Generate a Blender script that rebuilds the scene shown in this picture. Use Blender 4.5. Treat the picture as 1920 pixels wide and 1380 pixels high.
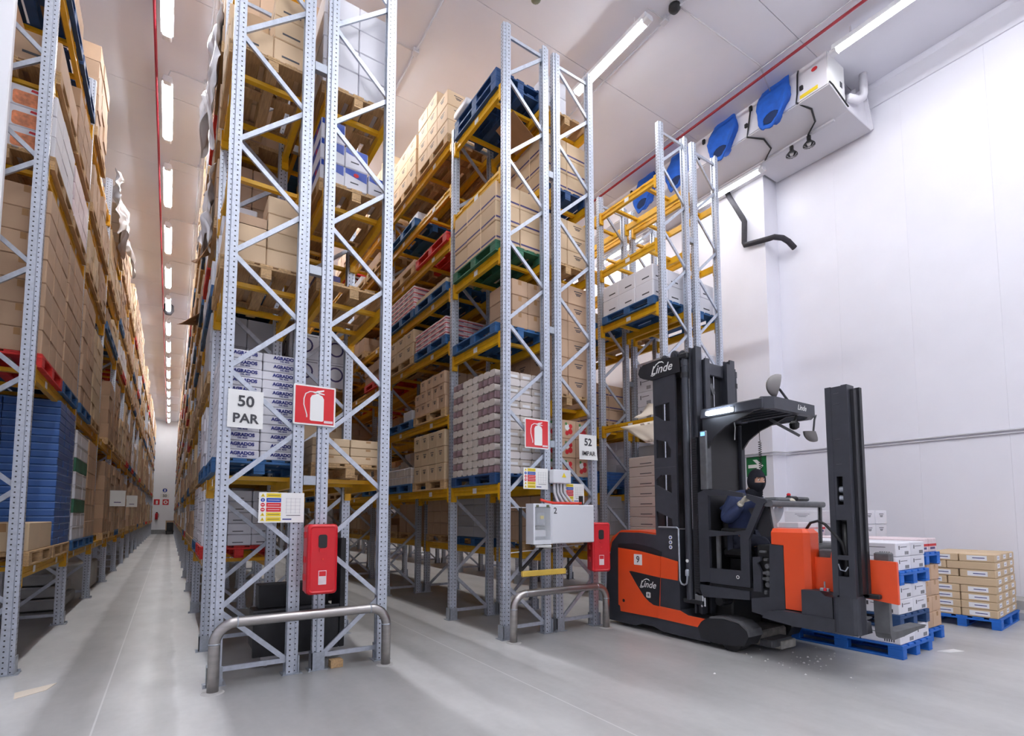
import bpy, math, random
from mathutils import Vector, Matrix
PI = math.pi
rng = random.Random(7)
for o in list(bpy.data.objects):
    bpy.data.objects.remove(o)
sc = bpy.context.scene
COL = sc.collection

# ------------------------------------------------------------------ camera
cam_d = bpy.data.cameras.new('camera')
cam = bpy.data.objects.new('camera', cam_d)
COL.objects.link(cam)
cam_d.sensor_fit = 'HORIZONTAL'
cam_d.sensor_width = 36.0
cam_d.lens = 36.0 * 962.0 / 1920.0
cam_d.shift_y = (898.0 - 690.0) / 1920.0
cam_d.clip_start = 0.05
cam_d.clip_end = 200
yaw, tilt = 0.58786, 0.07156
fw = Vector((math.sin(yaw) * math.cos(tilt), math.cos(yaw) * math.cos(tilt), math.sin(tilt)))
cam.rotation_euler = fw.to_track_quat('-Z', 'Y').to_euler()
cam.location = (0, 0, 1.5)
sc.camera = cam

# ------------------------------------------------------------------ world, exposure
world = bpy.data.worlds.new('world')
sc.world = world
world.use_nodes = True
world.node_tree.nodes['Background'].inputs[0].default_value = (0.9, 0.93, 1.0, 1)
world.node_tree.nodes['Background'].inputs[1].default_value = 0.3
sc.view_settings.view_transform = 'Standard'
sc.view_settings.look = 'None'
sc.view_settings.gamma = 1.0
sc.view_settings.use_curve_mapping = False
sc.view_settings.exposure = 0.6
LAMP = 60.0          # radiance of the fluorescent diffusers
sc.cycles.max_bounces = 10
sc.cycles.diffuse_bounces = 6
sc.cycles.glossy_bounces = 3
sc.cycles.transmission_bounces = 6
sc.cycles.transparent_max_bounces = 8
sc.cycles.use_denoising = True
sc.cycles.use_adaptive_sampling = True
sc.cycles.caustics_reflective = False
sc.cycles.caustics_refractive = False
sc.cycles.sample_clamp_indirect = 6.0

# ------------------------------------------------------------------ materials
def S(r, g, b):
    f = lambda c: (c / 255 / 12.92) if c / 255 <= 0.04045 else ((c / 255 + 0.055) / 1.055) ** 2.4
    return (f(r), f(g), f(b), 1)
MATS = {}
def mat(name, col, rough=0.5, metal=0.0, var=0.0, nscale=6.0, namt=0.0, bump=0.0, bscale=60.0, stretch=None, emit=0.0, alpha=1.0, trans=0.0, spec=0.5):
    if name in MATS:
        return MATS[name]
    m = bpy.data.materials.new(name)
    m.use_nodes = True
    nt = m.node_tree
    b = nt.nodes['Principled BSDF']
    b.inputs['Roughness'].default_value = rough
    b.inputs['Metallic'].default_value = metal
    b.inputs['Specular IOR Level'].default_value = spec
    if trans:
        b.inputs['Transmission Weight'].default_value = trans
    if alpha < 1:
        b.inputs['Alpha'].default_value = alpha
    if emit:
        b.inputs['Emission Color'].default_value = col
        b.inputs['Emission Strength'].default_value = emit
    rgb = nt.nodes.new('ShaderNodeRGB')
    rgb.outputs[0].default_value = col
    out = rgb.outputs[0]
    tc = nt.nodes.new('ShaderNodeTexCoord')
    src = tc.outputs['Object']
    if stretch:
        mp = nt.nodes.new('ShaderNodeMapping')
        mp.inputs['Scale'].default_value = stretch
        nt.links.new(src, mp.inputs[0])
        src = mp.outputs[0]
    if namt:
        nz = nt.nodes.new('ShaderNodeTexNoise')
        nz.inputs['Scale'].default_value = nscale
        nz.inputs['Detail'].default_value = 5
        nt.links.new(src, nz.inputs['Vector'])
        mr = nt.nodes.new('ShaderNodeMapRange')
        mr.inputs[1].default_value = 0.3
        mr.inputs[2].default_value = 0.7
        mr.inputs[3].default_value = 1 - namt
        mr.inputs[4].default_value = 1 + namt
        nt.links.new(nz.outputs[0], mr.inputs[0])
        mx = nt.nodes.new('ShaderNodeVectorMath')
        mx.operation = 'SCALE'
        nt.links.new(out, mx.inputs[0])
        nt.links.new(mr.outputs[0], mx.inputs['Scale'])
        out = mx.outputs[0]
    if var:
        oi = nt.nodes.new('ShaderNodeObjectInfo')
        mr = nt.nodes.new('ShaderNodeMapRange')
        mr.inputs[3].default_value = 1 - var
        mr.inputs[4].default_value = 1 + var
        nt.links.new(oi.outputs['Random'], mr.inputs[0])
        mx = nt.nodes.new('ShaderNodeVectorMath')
        mx.operation = 'SCALE'
        nt.links.new(out, mx.inputs[0])
        nt.links.new(mr.outputs[0], mx.inputs['Scale'])
        out = mx.outputs[0]
    nt.links.new(out, b.inputs['Base Color'])
    if bump:
        nz = nt.nodes.new('ShaderNodeTexNoise')
        nz.inputs['Scale'].default_value = bscale
        nz.inputs['Detail'].default_value = 4
        nt.links.new(src, nz.inputs['Vector'])
        bp = nt.nodes.new('ShaderNodeBump')
        bp.inputs['Strength'].default_value = bump
        bp.inputs['Distance'].default_value = 0.01
        nt.links.new(nz.outputs[0], bp.inputs['Height'])
        nt.links.new(bp.outputs[0], b.inputs['Normal'])
    MATS[name] = m
    return m

M = {}
M['zinc'] = mat('zinc', S(190, 196, 208), 0.42, 0.55, namt=0.10, nscale=25)
M['yellow'] = mat('yellow_paint', S(226, 172, 28), 0.38, 0.0, var=0.06, namt=0.08, nscale=9)
M['wood'] = mat('pallet_wood', S(190, 156, 114), 0.8, 0, var=0.16, namt=0.22, nscale=4, stretch=(14, 1.2, 14), bump=0.25, bscale=14)
M['bluef'] = mat('bright_blue_pallet_paint', S(28, 104, 196), 0.55, 0, var=0.10, namt=0.15, nscale=7, bump=0.2, bscale=20)
M['bluep'] = mat('blue_pallet_paint', S(44, 92, 142), 0.6, 0, var=0.12, namt=0.2, nscale=7, bump=0.2, bscale=20)
M['navyp'] = mat('dark_blue_pallet_paint', S(34, 70, 118), 0.6, 0, var=0.1, namt=0.15, nscale=7)
M['redp'] = mat('red_pallet_paint', S(196, 40, 36), 0.6, 0, var=0.12, namt=0.2, nscale=7)
M['greenp'] = mat('green_pallet_paint', S(52, 108, 82), 0.6, 0, var=0.12, namt=0.2, nscale=7)
M['brown'] = mat('cardboard', S(194, 162, 134), 0.75, 0, var=0.09, namt=0.05, nscale=3, bump=0.05)
M['tan'] = mat('light_cardboard', S(216, 188, 154), 0.75, 0, var=0.07, namt=0.04, nscale=3, bump=0.05)
M['kraft'] = mat('pale_cardboard', S(206, 181, 148), 0.75, 0, var=0.06, namt=0.04, nscale=3)
M['dcard'] = mat('dark_cardboard', S(166, 134, 106), 0.8, 0, var=0.10, namt=0.07, nscale=3)
M['white'] = mat('white_carton_board', S(226, 225, 232), 0.6, 0, var=0.05, namt=0.02, nscale=3)
M['grey'] = mat('grey_carton_board', S(176, 176, 182), 0.6, 0, var=0.06, namt=0.03, nscale=3)
M['tape'] = mat('packing_tape', S(176, 136, 94), 0.25, 0)
M['ctape'] = mat('clear_tape', S(214, 212, 216), 0.2, 0)
M['label'] = mat('white_label_paper', S(236, 236, 240), 0.6, 0)
M['blueink'] = mat('blue_print', S(34, 42, 124), 0.6, 0)
M['stripe'] = mat('purple_blue_print', S(74, 66, 116), 0.6, 0)
M['redink'] = mat('red_print', S(206, 38, 46), 0.55, 0)
M['greyink'] = mat('dark_grey_print', S(66, 66, 72), 0.6, 0)
M['greenink'] = mat('green_print', S(70, 130, 70), 0.6, 0)
M['film'] = mat('stretch_film', S(246, 246, 252), 0.25, 0, namt=0.05, nscale=8, bump=0.4, bscale=9, stretch=(4, 4, 0.8), trans=0.25)
M['tissue'] = mat('tissue_roll_pack', S(208, 198, 190), 0.45, 0, var=0.06, namt=0.04, nscale=12)
M['tissuew'] = mat('white_roll_pack', S(224, 216, 214), 0.45, 0, var=0.04)
M['maroon'] = mat('maroon_print_wrap', S(150, 122, 128), 0.45, 0, namt=0.45, nscale=14, stretch=(1, 1, 0.25), var=0.08)
M['bluetray'] = mat('blue_plastic_tray', S(62, 102, 170), 0.4, 0, var=0.1, namt=0.06)
M['traylip'] = mat('pale_blue_tray_lip', S(104, 138, 192), 0.4, 0)
M['pgrey'] = mat('lilac_grey_wrap', S(172, 172, 196), 0.35, 0, var=0.06, namt=0.1, nscale=12, bump=0.3, bscale=12)
M['foodo'] = mat('orange_food_print', S(214, 132, 92), 0.5, 0, namt=0.4, nscale=18)
M['pinkpack'] = mat('pink_printed_pack', S(226, 208, 212), 0.5, 0, var=0.07, namt=0.1, nscale=10)
M['steel'] = mat('brushed_steel_tube', S(176, 172, 170), 0.28, 0.9, namt=0.12, nscale=5, stretch=(1, 1, 6), bump=0.05)
M['plate'] = mat('galvanised_plate', S(170, 176, 186), 0.4, 0.6, namt=0.12, nscale=30)
M['red'] = mat('red_plastic', S(206, 26, 38), 0.3, 0)
M['signred'] = mat('red_sign', S(212, 30, 40), 0.35, 0)
M['signwhite'] = mat('white_sign', S(238, 238, 236), 0.4, 0)
M['signgreen'] = mat('green_sign', S(28, 110, 62), 0.4, 0)
M['signblue'] = mat('blue_sign', S(36, 72, 170), 0.4, 0)
M['signyellow'] = mat('yellow_sign', S(238, 210, 50), 0.4, 0)
M['black'] = mat('black_plastic', S(28, 28, 30), 0.45, 0)
M['rubber'] = mat('black_rubber', S(34, 34, 36), 0.7, 0, namt=0.15, nscale=12)
M['foam'] = mat('black_pipe_insulation', S(50, 48, 54), 0.75, 0, namt=0.2, nscale=14, bump=0.6, bscale=22)
M['coated'] = mat('black_coated_board', S(30, 30, 34), 0.45, 0, namt=0.35, nscale=10)
M['tdark'] = mat('truck_charcoal', S(60, 62, 70), 0.42, 0.15, namt=0.10, nscale=8)
M['tdeep'] = mat('truck_deep_charcoal', S(36, 37, 42), 0.45, 0.1, namt=0.12, nscale=8)
M['tgrey'] = mat('truck_worn_grey', S(92, 93, 96), 0.55, 0.1, namt=0.2, nscale=12)
M['torange'] = mat('truck_orange', S(238, 84, 38), 0.32, 0, namt=0.03, nscale=5)
M['chrome'] = mat('chrome_rod', S(190, 192, 198), 0.18, 1.0)
M['glass'] = mat('clear_screen', S(236, 240, 244), 0.04, 0, alpha=0.22)
M['mirror'] = mat('mirror_glass', S(128, 124, 124), 0.45, 0.1)
M['dirty'] = mat('dusty_grey_paint', S(120, 116, 110), 0.8, 0, namt=0.3, nscale=14)
M['paleblock'] = mat('worn_pale_block', S(182, 180, 172), 0.8, 0, namt=0.2, nscale=16)
M['led'] = mat('truck_led', (0.8, 0.9, 1.0, 1), 0.4, 0, emit=60.0)
M['screen'] = mat('blue_screen', S(110, 170, 255), 0.4, 0, emit=1.5)
M['lamp'] = mat('lamp_diffuser', (0.95, 0.97, 1.0, 1), 0.4, 0, emit=LAMP)
M['lampdim'] = mat('dim_lamp_diffuser', (0.95, 0.97, 1.0, 1), 0.4, 0, emit=LAMP * .3)
M['fixture'] = mat('lamp_body', S(224, 224, 228), 0.4, 0)
M['conduit'] = mat('grey_conduit', S(196, 194, 200), 0.45, 0)
M['redpipe'] = mat('red_pipe_paint', S(146, 26, 42), 0.4, 0)
M['acwhite'] = mat('cooler_white', S(226, 224, 230), 0.4, 0, namt=0.05, nscale=2)
M['acgrey'] = mat('cooler_soffit', S(206, 204, 210), 0.5, 0)
M['sock'] = mat('blue_fabric', S(28, 92, 190), 0.75, 0, namt=0.15, nscale=8, bump=0.4, bscale=10)
M['sockshade'] = mat('blue_fabric_inner_shade', S(16, 40, 84), 0.85, 0)  # darker sock blue, shade of the sock mouth put into the colour
M['navy'] = mat('navy_jacket', S(50, 62, 100), 0.65, 0, namt=0.2, nscale=10, bump=0.7, bscale=9)
M['knit'] = mat('black_knit', S(26, 27, 38), 0.9, 0, bump=0.3, bscale=120)
M['skin'] = mat('skin', S(206, 156, 132), 0.5, 0)
M['glove'] = mat('cream_glove', S(222, 216, 198), 0.8, 0, bump=0.3, bscale=60)
M['trouser'] = mat('dark_trouser', S(44, 48, 66), 0.7, 0, namt=0.15, nscale=10)
M['eye'] = mat('eye_white', S(230, 226, 222), 0.3, 0)
M['iris'] = mat('eye_iris', S(50, 34, 26), 0.3, 0)
M['concrete'] = mat('grey_concrete', S(150, 150, 150), 0.8, 0, namt=0.12, nscale=5)
M['kerb'] = mat('kerb_concrete', S(176, 174, 172), 0.75, 0, namt=0.12, nscale=6)
M['hosered'] = mat('red_hose', S(220, 60, 44), 0.45, 0)
M['cabwhite'] = mat('cabinet_white', S(224, 226, 232), 0.35, 0)
M['moss'] = mat('olive_grey_plastic', S(104, 108, 84), 0.5, 0)
M['oldyellow'] = mat('faded_yellow', S(214, 180, 80), 0.5, 0, namt=0.15)
M['chip'] = mat('chipboard_sheet', S(168, 126, 88), 0.8, 0, namt=0.08, nscale=8)
M['palepile'] = mat('pale_grey_carton', S(206, 194, 186), 0.65, 0, var=0.05, namt=0.03)
M['paper'] = mat('cream_paper', S(226, 214, 198), 0.75, 0)

def add_holes(m):
    nt = m.node_tree
    b = nt.nodes['Principled BSDF']
    tc = nt.nodes.new('ShaderNodeTexCoord')
    sp = nt.nodes.new('ShaderNodeSeparateXYZ')
    nt.links.new(tc.outputs['Object'], sp.inputs[0])
    def mth(op, a, bb=None):
        n = nt.nodes.new('ShaderNodeMath')
        n.operation = op
        for i, v in enumerate((a, bb)):
            if v is None:
                continue
            if isinstance(v, (int, float)):
                n.inputs[i].default_value = v
            else:
                nt.links.new(v, n.inputs[i])
        return n.outputs[0]
    fz = mth('MULTIPLY', mth('ABSOLUTE', mth('SUBTRACT', mth('FRACT', mth('MULTIPLY', sp.outputs[2], 20.0)), 0.5)), 0.05)
    def dots(co, c, r):
        dy = mth('SUBTRACT', co, c)
        d = mth('SQRT', mth('ADD', mth('MULTIPLY', dy, dy), mth('MULTIPLY', fz, fz)))
        return mth('LESS_THAN', d, r)
    nsp = nt.nodes.new('ShaderNodeSeparateXYZ')
    nt.links.new(tc.outputs['Normal'], nsp.inputs[0])
    nx = mth('GREATER_THAN', mth('ABSOLUTE', nsp.outputs[0]), 0.5)
    ny = mth('GREATER_THAN', mth('ABSOLUTE', nsp.outputs[1]), 0.5)
    web = mth('MULTIPLY', mth('ADD', dots(sp.outputs[1], 0.018, 0.0075), dots(sp.outputs[1], -0.018, 0.0075)), nx)
    sd = mth('MULTIPLY', mth('ADD', dots(sp.outputs[0], 0.024, 0.0075), dots(sp.outputs[0], -0.026, 0.006)), ny)
    mask = mth('MINIMUM', mth('ADD', web, sd), 1.0)
    mx = nt.nodes.new('ShaderNodeMix')
    mx.data_type = 'RGBA'
    nt.links.new(mask, mx.inputs['Factor'])
    old = b.inputs['Base Color'].links[0].from_socket
    nt.links.new(old, mx.inputs[6])
    mx.inputs[7].default_value = (0.03, 0.03, 0.035, 1)
    nt.links.new(mx.outputs[2], b.inputs['Base Color'])
    mt = mth('MULTIPLY', mth('SUBTRACT', 1.0, mask), 0.55)
    nt.links.new(mt, b.inputs['Metallic'])
M['upright'] = mat('perforated_zinc', S(192, 198, 210), 0.42, 0.55, namt=0.10, nscale=25)
add_holes(M['upright'])

def panel_white(name, col, axis, rough=0.4):
    """white sandwich panel: fine ribs across AXIS, soft mottling"""
    m = mat(name, col, rough, 0, namt=0.02, nscale=1.3)
    nt = m.node_tree
    b = nt.nodes['Principled BSDF']
    tc = nt.nodes.new('ShaderNodeTexCoord')
    wv = nt.nodes.new('ShaderNodeTexWave')
    wv.bands_direction = axis
    wv.inputs['Scale'].default_value = 3.2
    nt.links.new(tc.outputs['Object'], wv.inputs['Vector'])
    bp = nt.nodes.new('ShaderNodeBump')
    bp.inputs['Strength'].default_value = 0.12
    bp.inputs['Distance'].default_value = 0.004
    nt.links.new(wv.outputs[0], bp.inputs['Height'])
    nt.links.new(bp.outputs[0], b.inputs['Normal'])
    return m
M['wall'] = panel_white('white_wall_panel', S(232, 231, 239), 'Y')
M['wallx'] = panel_white('white_end_panel', S(246, 246, 250), 'X')
M['ceil'] = panel_white('white_ceiling_panel', S(224, 223, 231), 'Y', 0.45)

def floor_material():
    m = mat('polished_concrete', S(164, 163, 162), 0.34, 0)
    nt = m.node_tree
    b = nt.nodes['Principled BSDF']
    N = nt.nodes.new
    L = nt.links.new
    tc = N('ShaderNodeTexCoord')
    sp = N('ShaderNodeSeparateXYZ')
    L(tc.outputs['Object'], sp.inputs[0])
    def noise(scale, detail, st=None):
        n = N('ShaderNodeTexNoise')
        n.inputs['Scale'].default_value = scale
        n.inputs['Detail'].default_value = detail
        n.inputs['Roughness'].default_value = 0.6
        src = tc.outputs['Object']
        if st:
            mp = N('ShaderNodeMapping')
            mp.inputs['Scale'].default_value = st
            L(src, mp.inputs[0])
            src = mp.outputs[0]
        L(src, n.inputs['Vector'])
        return n.outputs[0]
    def mth(op, a, bb=None):
        n = N('ShaderNodeMath')
        n.operation = op
        for i, v in enumerate((a, bb)):
            if v is None:
                continue
            if isinstance(v, (int, float)):
                n.inputs[i].default_value = v
            else:
                L(v, n.inputs[i])
        return n.outputs[0]
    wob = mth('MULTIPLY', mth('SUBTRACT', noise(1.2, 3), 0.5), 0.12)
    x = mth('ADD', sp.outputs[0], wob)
    # bands across the aisles: bare slab plus painted shade under racks, pale painted edge strips, tyre-worn lanes
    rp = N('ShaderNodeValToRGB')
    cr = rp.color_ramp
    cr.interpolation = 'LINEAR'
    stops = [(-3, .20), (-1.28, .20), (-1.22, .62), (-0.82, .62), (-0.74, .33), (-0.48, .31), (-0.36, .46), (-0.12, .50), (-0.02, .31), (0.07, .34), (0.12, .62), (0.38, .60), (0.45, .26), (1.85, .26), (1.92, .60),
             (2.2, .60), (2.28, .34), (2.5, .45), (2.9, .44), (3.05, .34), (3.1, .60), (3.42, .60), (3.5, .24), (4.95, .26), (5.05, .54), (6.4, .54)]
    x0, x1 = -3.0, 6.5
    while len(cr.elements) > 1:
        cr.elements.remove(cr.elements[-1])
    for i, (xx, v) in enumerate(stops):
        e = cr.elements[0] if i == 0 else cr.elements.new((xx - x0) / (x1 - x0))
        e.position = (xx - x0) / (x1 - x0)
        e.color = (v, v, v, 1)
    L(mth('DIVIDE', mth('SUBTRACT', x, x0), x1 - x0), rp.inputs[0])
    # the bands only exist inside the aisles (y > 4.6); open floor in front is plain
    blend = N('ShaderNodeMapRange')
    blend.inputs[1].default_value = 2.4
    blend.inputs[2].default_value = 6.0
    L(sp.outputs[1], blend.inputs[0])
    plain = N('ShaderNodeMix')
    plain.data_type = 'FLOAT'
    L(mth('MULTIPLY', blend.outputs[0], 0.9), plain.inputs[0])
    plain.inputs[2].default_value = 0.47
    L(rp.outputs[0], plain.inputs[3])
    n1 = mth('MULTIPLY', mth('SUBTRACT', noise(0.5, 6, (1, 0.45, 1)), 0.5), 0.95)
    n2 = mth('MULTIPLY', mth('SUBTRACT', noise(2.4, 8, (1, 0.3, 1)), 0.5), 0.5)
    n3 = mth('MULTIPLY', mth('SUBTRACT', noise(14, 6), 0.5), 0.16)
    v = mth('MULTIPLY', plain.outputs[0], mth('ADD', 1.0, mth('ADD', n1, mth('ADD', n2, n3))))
    # saw-cut joints
    def line(c, w):
        return mth('LESS_THAN', mth('ABSOLUTE', mth('SUBTRACT', sp.outputs[0], c)), w)
    j = mth('MAXIMUM', line(-0.39, 0.006), line(2.72, 0.006))
    v2 = N('ShaderNodeMix')
    v2.data_type = 'FLOAT'
    L(mth('MULTIPLY', j, 0.5), v2.inputs[0])
    L(v, v2.inputs[2])
    v2.inputs[3].default_value = 0.75
    cb = N('ShaderNodeCombineColor')
    L(mth('MULTIPLY', v2.outputs[0], 1.0), cb.inputs[0])
    L(mth('MULTIPLY', v2.outputs[0], 0.995), cb.inputs[1])
    L(mth('MULTIPLY', v2.outputs[0], 0.985), cb.inputs[2])
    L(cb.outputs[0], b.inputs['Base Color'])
    rr = N('ShaderNodeMapRange')
    rr.inputs[3].default_value = 0.22
    rr.inputs[4].default_value = 0.5
    L(noise(1.4, 5), rr.inputs[0])
    L(rr.outputs[0], b.inputs['Roughness'])
    return m
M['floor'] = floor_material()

# ------------------------------------------------------------------ mesh helpers
class MB:
    def __init__(s):
        s.v, s.f, s.m = [], [], []
    def add(s, vs, fs, mi=0):
        n = len(s.v)
        s.v += [tuple(p) for p in vs]
        for f in fs:
            s.f.append(tuple(i + n for i in f))
            s.m.append(mi)
        return s
    def box(s, x0, x1, y0, y1, z0, z1, mi=0):
        return s.add([(x0, y0, z0), (x1, y0, z0), (x1, y1, z0), (x0, y1, z0), (x0, y0, z1), (x1, y0, z1), (x1, y1, z1), (x0, y1, z1)],
                     [(0, 3, 2, 1), (4, 5, 6, 7), (0, 1, 5, 4), (1, 2, 6, 5), (2, 3, 7, 6), (3, 0, 4, 7)], mi)
    def cbox(s, x0, x1, y0, y1, z0, z1, c=0.006, mi=0):
        """box with chamfered edges"""
        X, Y, Z = (x0, x1), (y0, y1), (z0, z1)
        c = min(c, (x1 - x0) * .45, (y1 - y0) * .45, (z1 - z0) * .45)
        vs, ix = [], {}
        for i in (0, 1):
            for j in (0, 1):
                for k in (0, 1):
                    sx, sy, sz = (c, -c)[i], (c, -c)[j], (c, -c)[k]
                    ix[i, j, k] = len(vs)
                    vs += [(X[i], Y[j] + sy, Z[k] + sz), (X[i] + sx, Y[j], Z[k] + sz), (X[i] + sx, Y[j] + sy, Z[k])]
        g = lambda i, j, k, a: ix[i, j, k] + a
        fs = []
        fs.append((g(0,0,0,0), g(0,0,1,0), g(0,1,1,0), g(0,1,0,0)))
        fs.append((g(1,0,0,0), g(1,1,0,0), g(1,1,1,0), g(1,0,1,0)))
        fs.append((g(0,0,0,1), g(1,0,0,1), g(1,0,1,1), g(0,0,1,1)))
        fs.append((g(0,1,0,1), g(0,1,1,1), g(1,1,1,1), g(1,1,0,1)))
        fs.append((g(0,0,0,2), g(0,1,0,2), g(1,1,0,2), g(1,0,0,2)))
        fs.append((g(0,0,1,2), g(1,0,1,2), g(1,1,1,2), g(0,1,1,2)))
        for j in (0, 1):
            for k in (0, 1):
                fs.append((g(0,j,k,1), g(0,j,k,2), g(1,j,k,2), g(1,j,k,1)))
        for i in (0, 1):
            for k in (0, 1):
                fs.append((g(i,0,k,0), g(i,0,k,2), g(i,1,k,2), g(i,1,k,0)))
        for i in (0, 1):
            for j in (0, 1):
                fs.append((g(i,j,0,0), g(i,j,0,1), g(i,j,1,1), g(i,j,1,0)))
        for i in (0, 1):
            for j in (0, 1):
                for k in (0, 1):
                    fs.append((g(i,j,k,0), g(i,j,k,1), g(i,j,k,2)))
        return s.add(vs, fs, mi)
    def prism(s, poly, axis, a, b, mi=0):
        """extrude a 2-D polygon: axis 'x' -> poly is (y,z); 'y' -> (x,z); 'z' -> (x,y)"""
        n = len(poly)
        def P(p, t):
            return {'x': (t, p[0], p[1]), 'y': (p[0], t, p[1]), 'z': (p[0], p[1], t)}[axis]
        vs = [P(p, a) for p in poly] + [P(p, b) for p in poly]
        fs = [tuple(range(n)), tuple(range(2 * n - 1, n - 1, -1))] + [(i, i + n, (i + 1) % n + n, (i + 1) % n) for i in range(n)]
        return s.add(vs, fs, mi)
    def frame(s, outer, inner, axis, a, b, mi=0):
        """plate with one hole; outer and inner have the same number of corners"""
        n = len(outer)
        def P(p, t):
            return {'x': (t, p[0], p[1]), 'y': (p[0], t, p[1]), 'z': (p[0], p[1], t)}[axis]
        vs = [P(p, t) for t in (a, b) for q in (outer, inner) for p in q]
        fs = []
        for i in range(n):
            j = (i + 1) % n
            fs += [(i, j, n + j, n + i), (2*n + i, 3*n + i, 3*n + j, 2*n + j), (i, 2*n + i, 2*n + j, j), (n + i, n + j, 3*n + j, 3*n + i)]
        return s.add(vs, fs, mi)
    def tube(s, pts, r, n=8, mi=0, caps=True):
        pts = [Vector(p) for p in pts]
        rs = r if isinstance(r, (list, tuple)) else [r] * len(pts)
        vs, fs = [], []
        up = None
        for i, p in enumerate(pts):
            d = (pts[min(i + 1, len(pts) - 1)] - pts[max(i - 1, 0)]).normalized()
            if up is None:
                up = Vector((0, 0, 1)) if abs(d.z) < 0.9 else Vector((1, 0, 0))
            a = d.cross(up)
            if a.length < 1e-4:
                a = d.cross(Vector((1, 0.3, 0)))
            a.normalize()
            up = a.cross(d).normalized()
            for k in range(n):
                t = 2 * PI * k / n
                vs.append(p + (a * math.cos(t) + up * math.sin(t)) * rs[i])
        for i in range(len(pts) - 1):
            for k in range(n):
                fs.append((i*n + k, i*n + (k+1) % n, (i+1)*n + (k+1) % n, (i+1)*n + k))
        if caps:
            fs.append(tuple(range(n - 1, -1, -1)))
            fs.append(tuple((len(pts) - 1) * n + k for k in range(n)))
        return s.add(vs, fs, mi)
    def bar(s, p0, p1, w, h, nrm=(0, 1, 0), mi=0):
        """rectangular bar p0->p1, width w across, thickness h along nrm"""
        p0, p1, nn = Vector(p0), Vector(p1), Vector(nrm)
        d = (p1 - p0).normalized()
        a = d.cross(nn).normalized() * w / 2
        t = a.cross(d).normalized() * h / 2
        vs = [p + q for p in (p0, p1) for q in (-a - t, a - t, a + t, -a + t)]
        return s.add(vs, [(0, 3, 2, 1), (4, 5, 6, 7), (0, 1, 5, 4), (1, 2, 6, 5), (2, 3, 7, 6), (3, 0, 4, 7)], mi)
    def lathe(s, prof, c, axis='z', n=16, mi=0):
        vs, fs = [], []
        for (r, t) in prof:
            for k in range(n):
                a = 2 * PI * k / n
                u, w = r * math.cos(a), r * math.sin(a)
                q = {'z': (u, w, t), 'x': (t, u, w), 'y': (u, t, w)}[axis]
                vs.append((c[0] + q[0], c[1] + q[1], c[2] + q[2]))
        m = len(prof)
        for i in range(m - 1):
            for k in range(n):
                fs.append((i*n + k, i*n + (k+1) % n, (i+1)*n + (k+1) % n, (i+1)*n + k))
        fs.append(tuple(range(n - 1, -1, -1)))
        fs.append(tuple((m - 1) * n + k for k in range(n)))
        return s.add(vs, fs, mi)
    def mesh(s, name, mats, smooth=False):
        me = bpy.data.meshes.new(name)
        me.from_pydata(s.v, [], s.f)
        for m in (mats if isinstance(mats, (list, tuple)) else [mats]):
            me.materials.append(M[m] if isinstance(m, str) else m)
        if any(s.m):
            me.polygons.foreach_set('material_index', s.m)
        if smooth:
            me.polygons.foreach_set('use_smooth', [True] * len(s.f))
        me.validate()
        import bmesh
        bm = bmesh.new()
        bm.from_mesh(me)
        bmesh.ops.recalc_face_normals(bm, faces=bm.faces)
        bm.to_mesh(me)
        bm.free()
        me.update()
        return me

def obj(name, me, parent=None, loc=(0, 0, 0), rz=0.0, kind=None, label=None):
    o = bpy.data.objects.new(name, me)
    COL.objects.link(o)
    o.location = loc
    if rz:
        o.rotation_euler = (0, 0, rz)
    if parent is not None:
        o.parent = parent
    if kind:
        o['kind'] = kind
    if label:
        o['label'] = label
    return o
def tag(o, label, cat, group=None):
    o['label'] = label
    o['category'] = cat
    if group:
        o['group'] = group
    return o
def thing(name, label, cat, loc=(0, 0, 0), group=None, rz=0.0):
    return tag(obj(name, None, None, loc, rz), label, cat, group)
BASE = {}
def part(name, mb, m, parent, label=None, smooth=False, kind=None):
    """mesh part given in world coordinates; placed under its thing"""
    base = Vector((0, 0, 0))
    p = parent
    while p is not None:
        base += p.location
        p = p.parent
    mb.v = [(a - base.x, b - base.y, c - base.z) for a, b, c in mb.v]
    return obj(name, mb.mesh(name, m, smooth), parent, kind=kind, label=label)
def whole(name, mb, m, label, cat, base, group=None, smooth=False, kind=None):
    mb.v = [(a - base[0], b - base[1], c - base[2]) for a, b, c in mb.v]
    return tag(obj(name, mb.mesh(name, m, smooth), None, base, kind=kind), label, cat, group)
def structure(name, mb, m, parent=None, smooth=False):
    o = obj(name, mb.mesh(name, m, smooth), parent)
    if parent is None:
        o['kind'] = 'structure'
    return o
TXT = {}
def text_mesh(body, size, m, shear=0.0, bold=0.0, depth=0.0006, align='CENTER', spacing=1.0):
    key = (body, size, m, shear, bold, align)
    if key in TXT:
        return TXT[key]
    cu = bpy.data.curves.new('lettering', 'FONT')
    cu.body = body
    cu.size = size
    cu.shear = shear
    cu.offset = bold
    cu.extrude = depth
    cu.align_x = align
    cu.align_y = 'CENTER'
    cu.space_character = spacing
    cu.resolution_u = 3
    o = bpy.data.objects.new('tmp', cu)
    COL.objects.link(o)
    dg = bpy.context.evaluated_depsgraph_get()
    me = bpy.data.meshes.new_from_object(o.evaluated_get(dg))
    me.name = 'lettering'
    me.materials.clear()
    me.materials.append(M[m])
    bpy.data.objects.remove(o)
    bpy.data.curves.remove(cu)
    TXT[key] = me
    return me
def lettering(body, size, m, loc, parent, face='-y', name='lettering', **k):
    """text on a face; loc in the parent's local coordinates"""
    o = obj(name, text_mesh(body, size, m, **k), parent, loc)
    o.rotation_euler = {'-y': (PI/2, 0, 0), '-x': (PI/2, 0, -PI/2), 'x': (PI/2, 0, PI/2)}[face]
    return o
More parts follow.
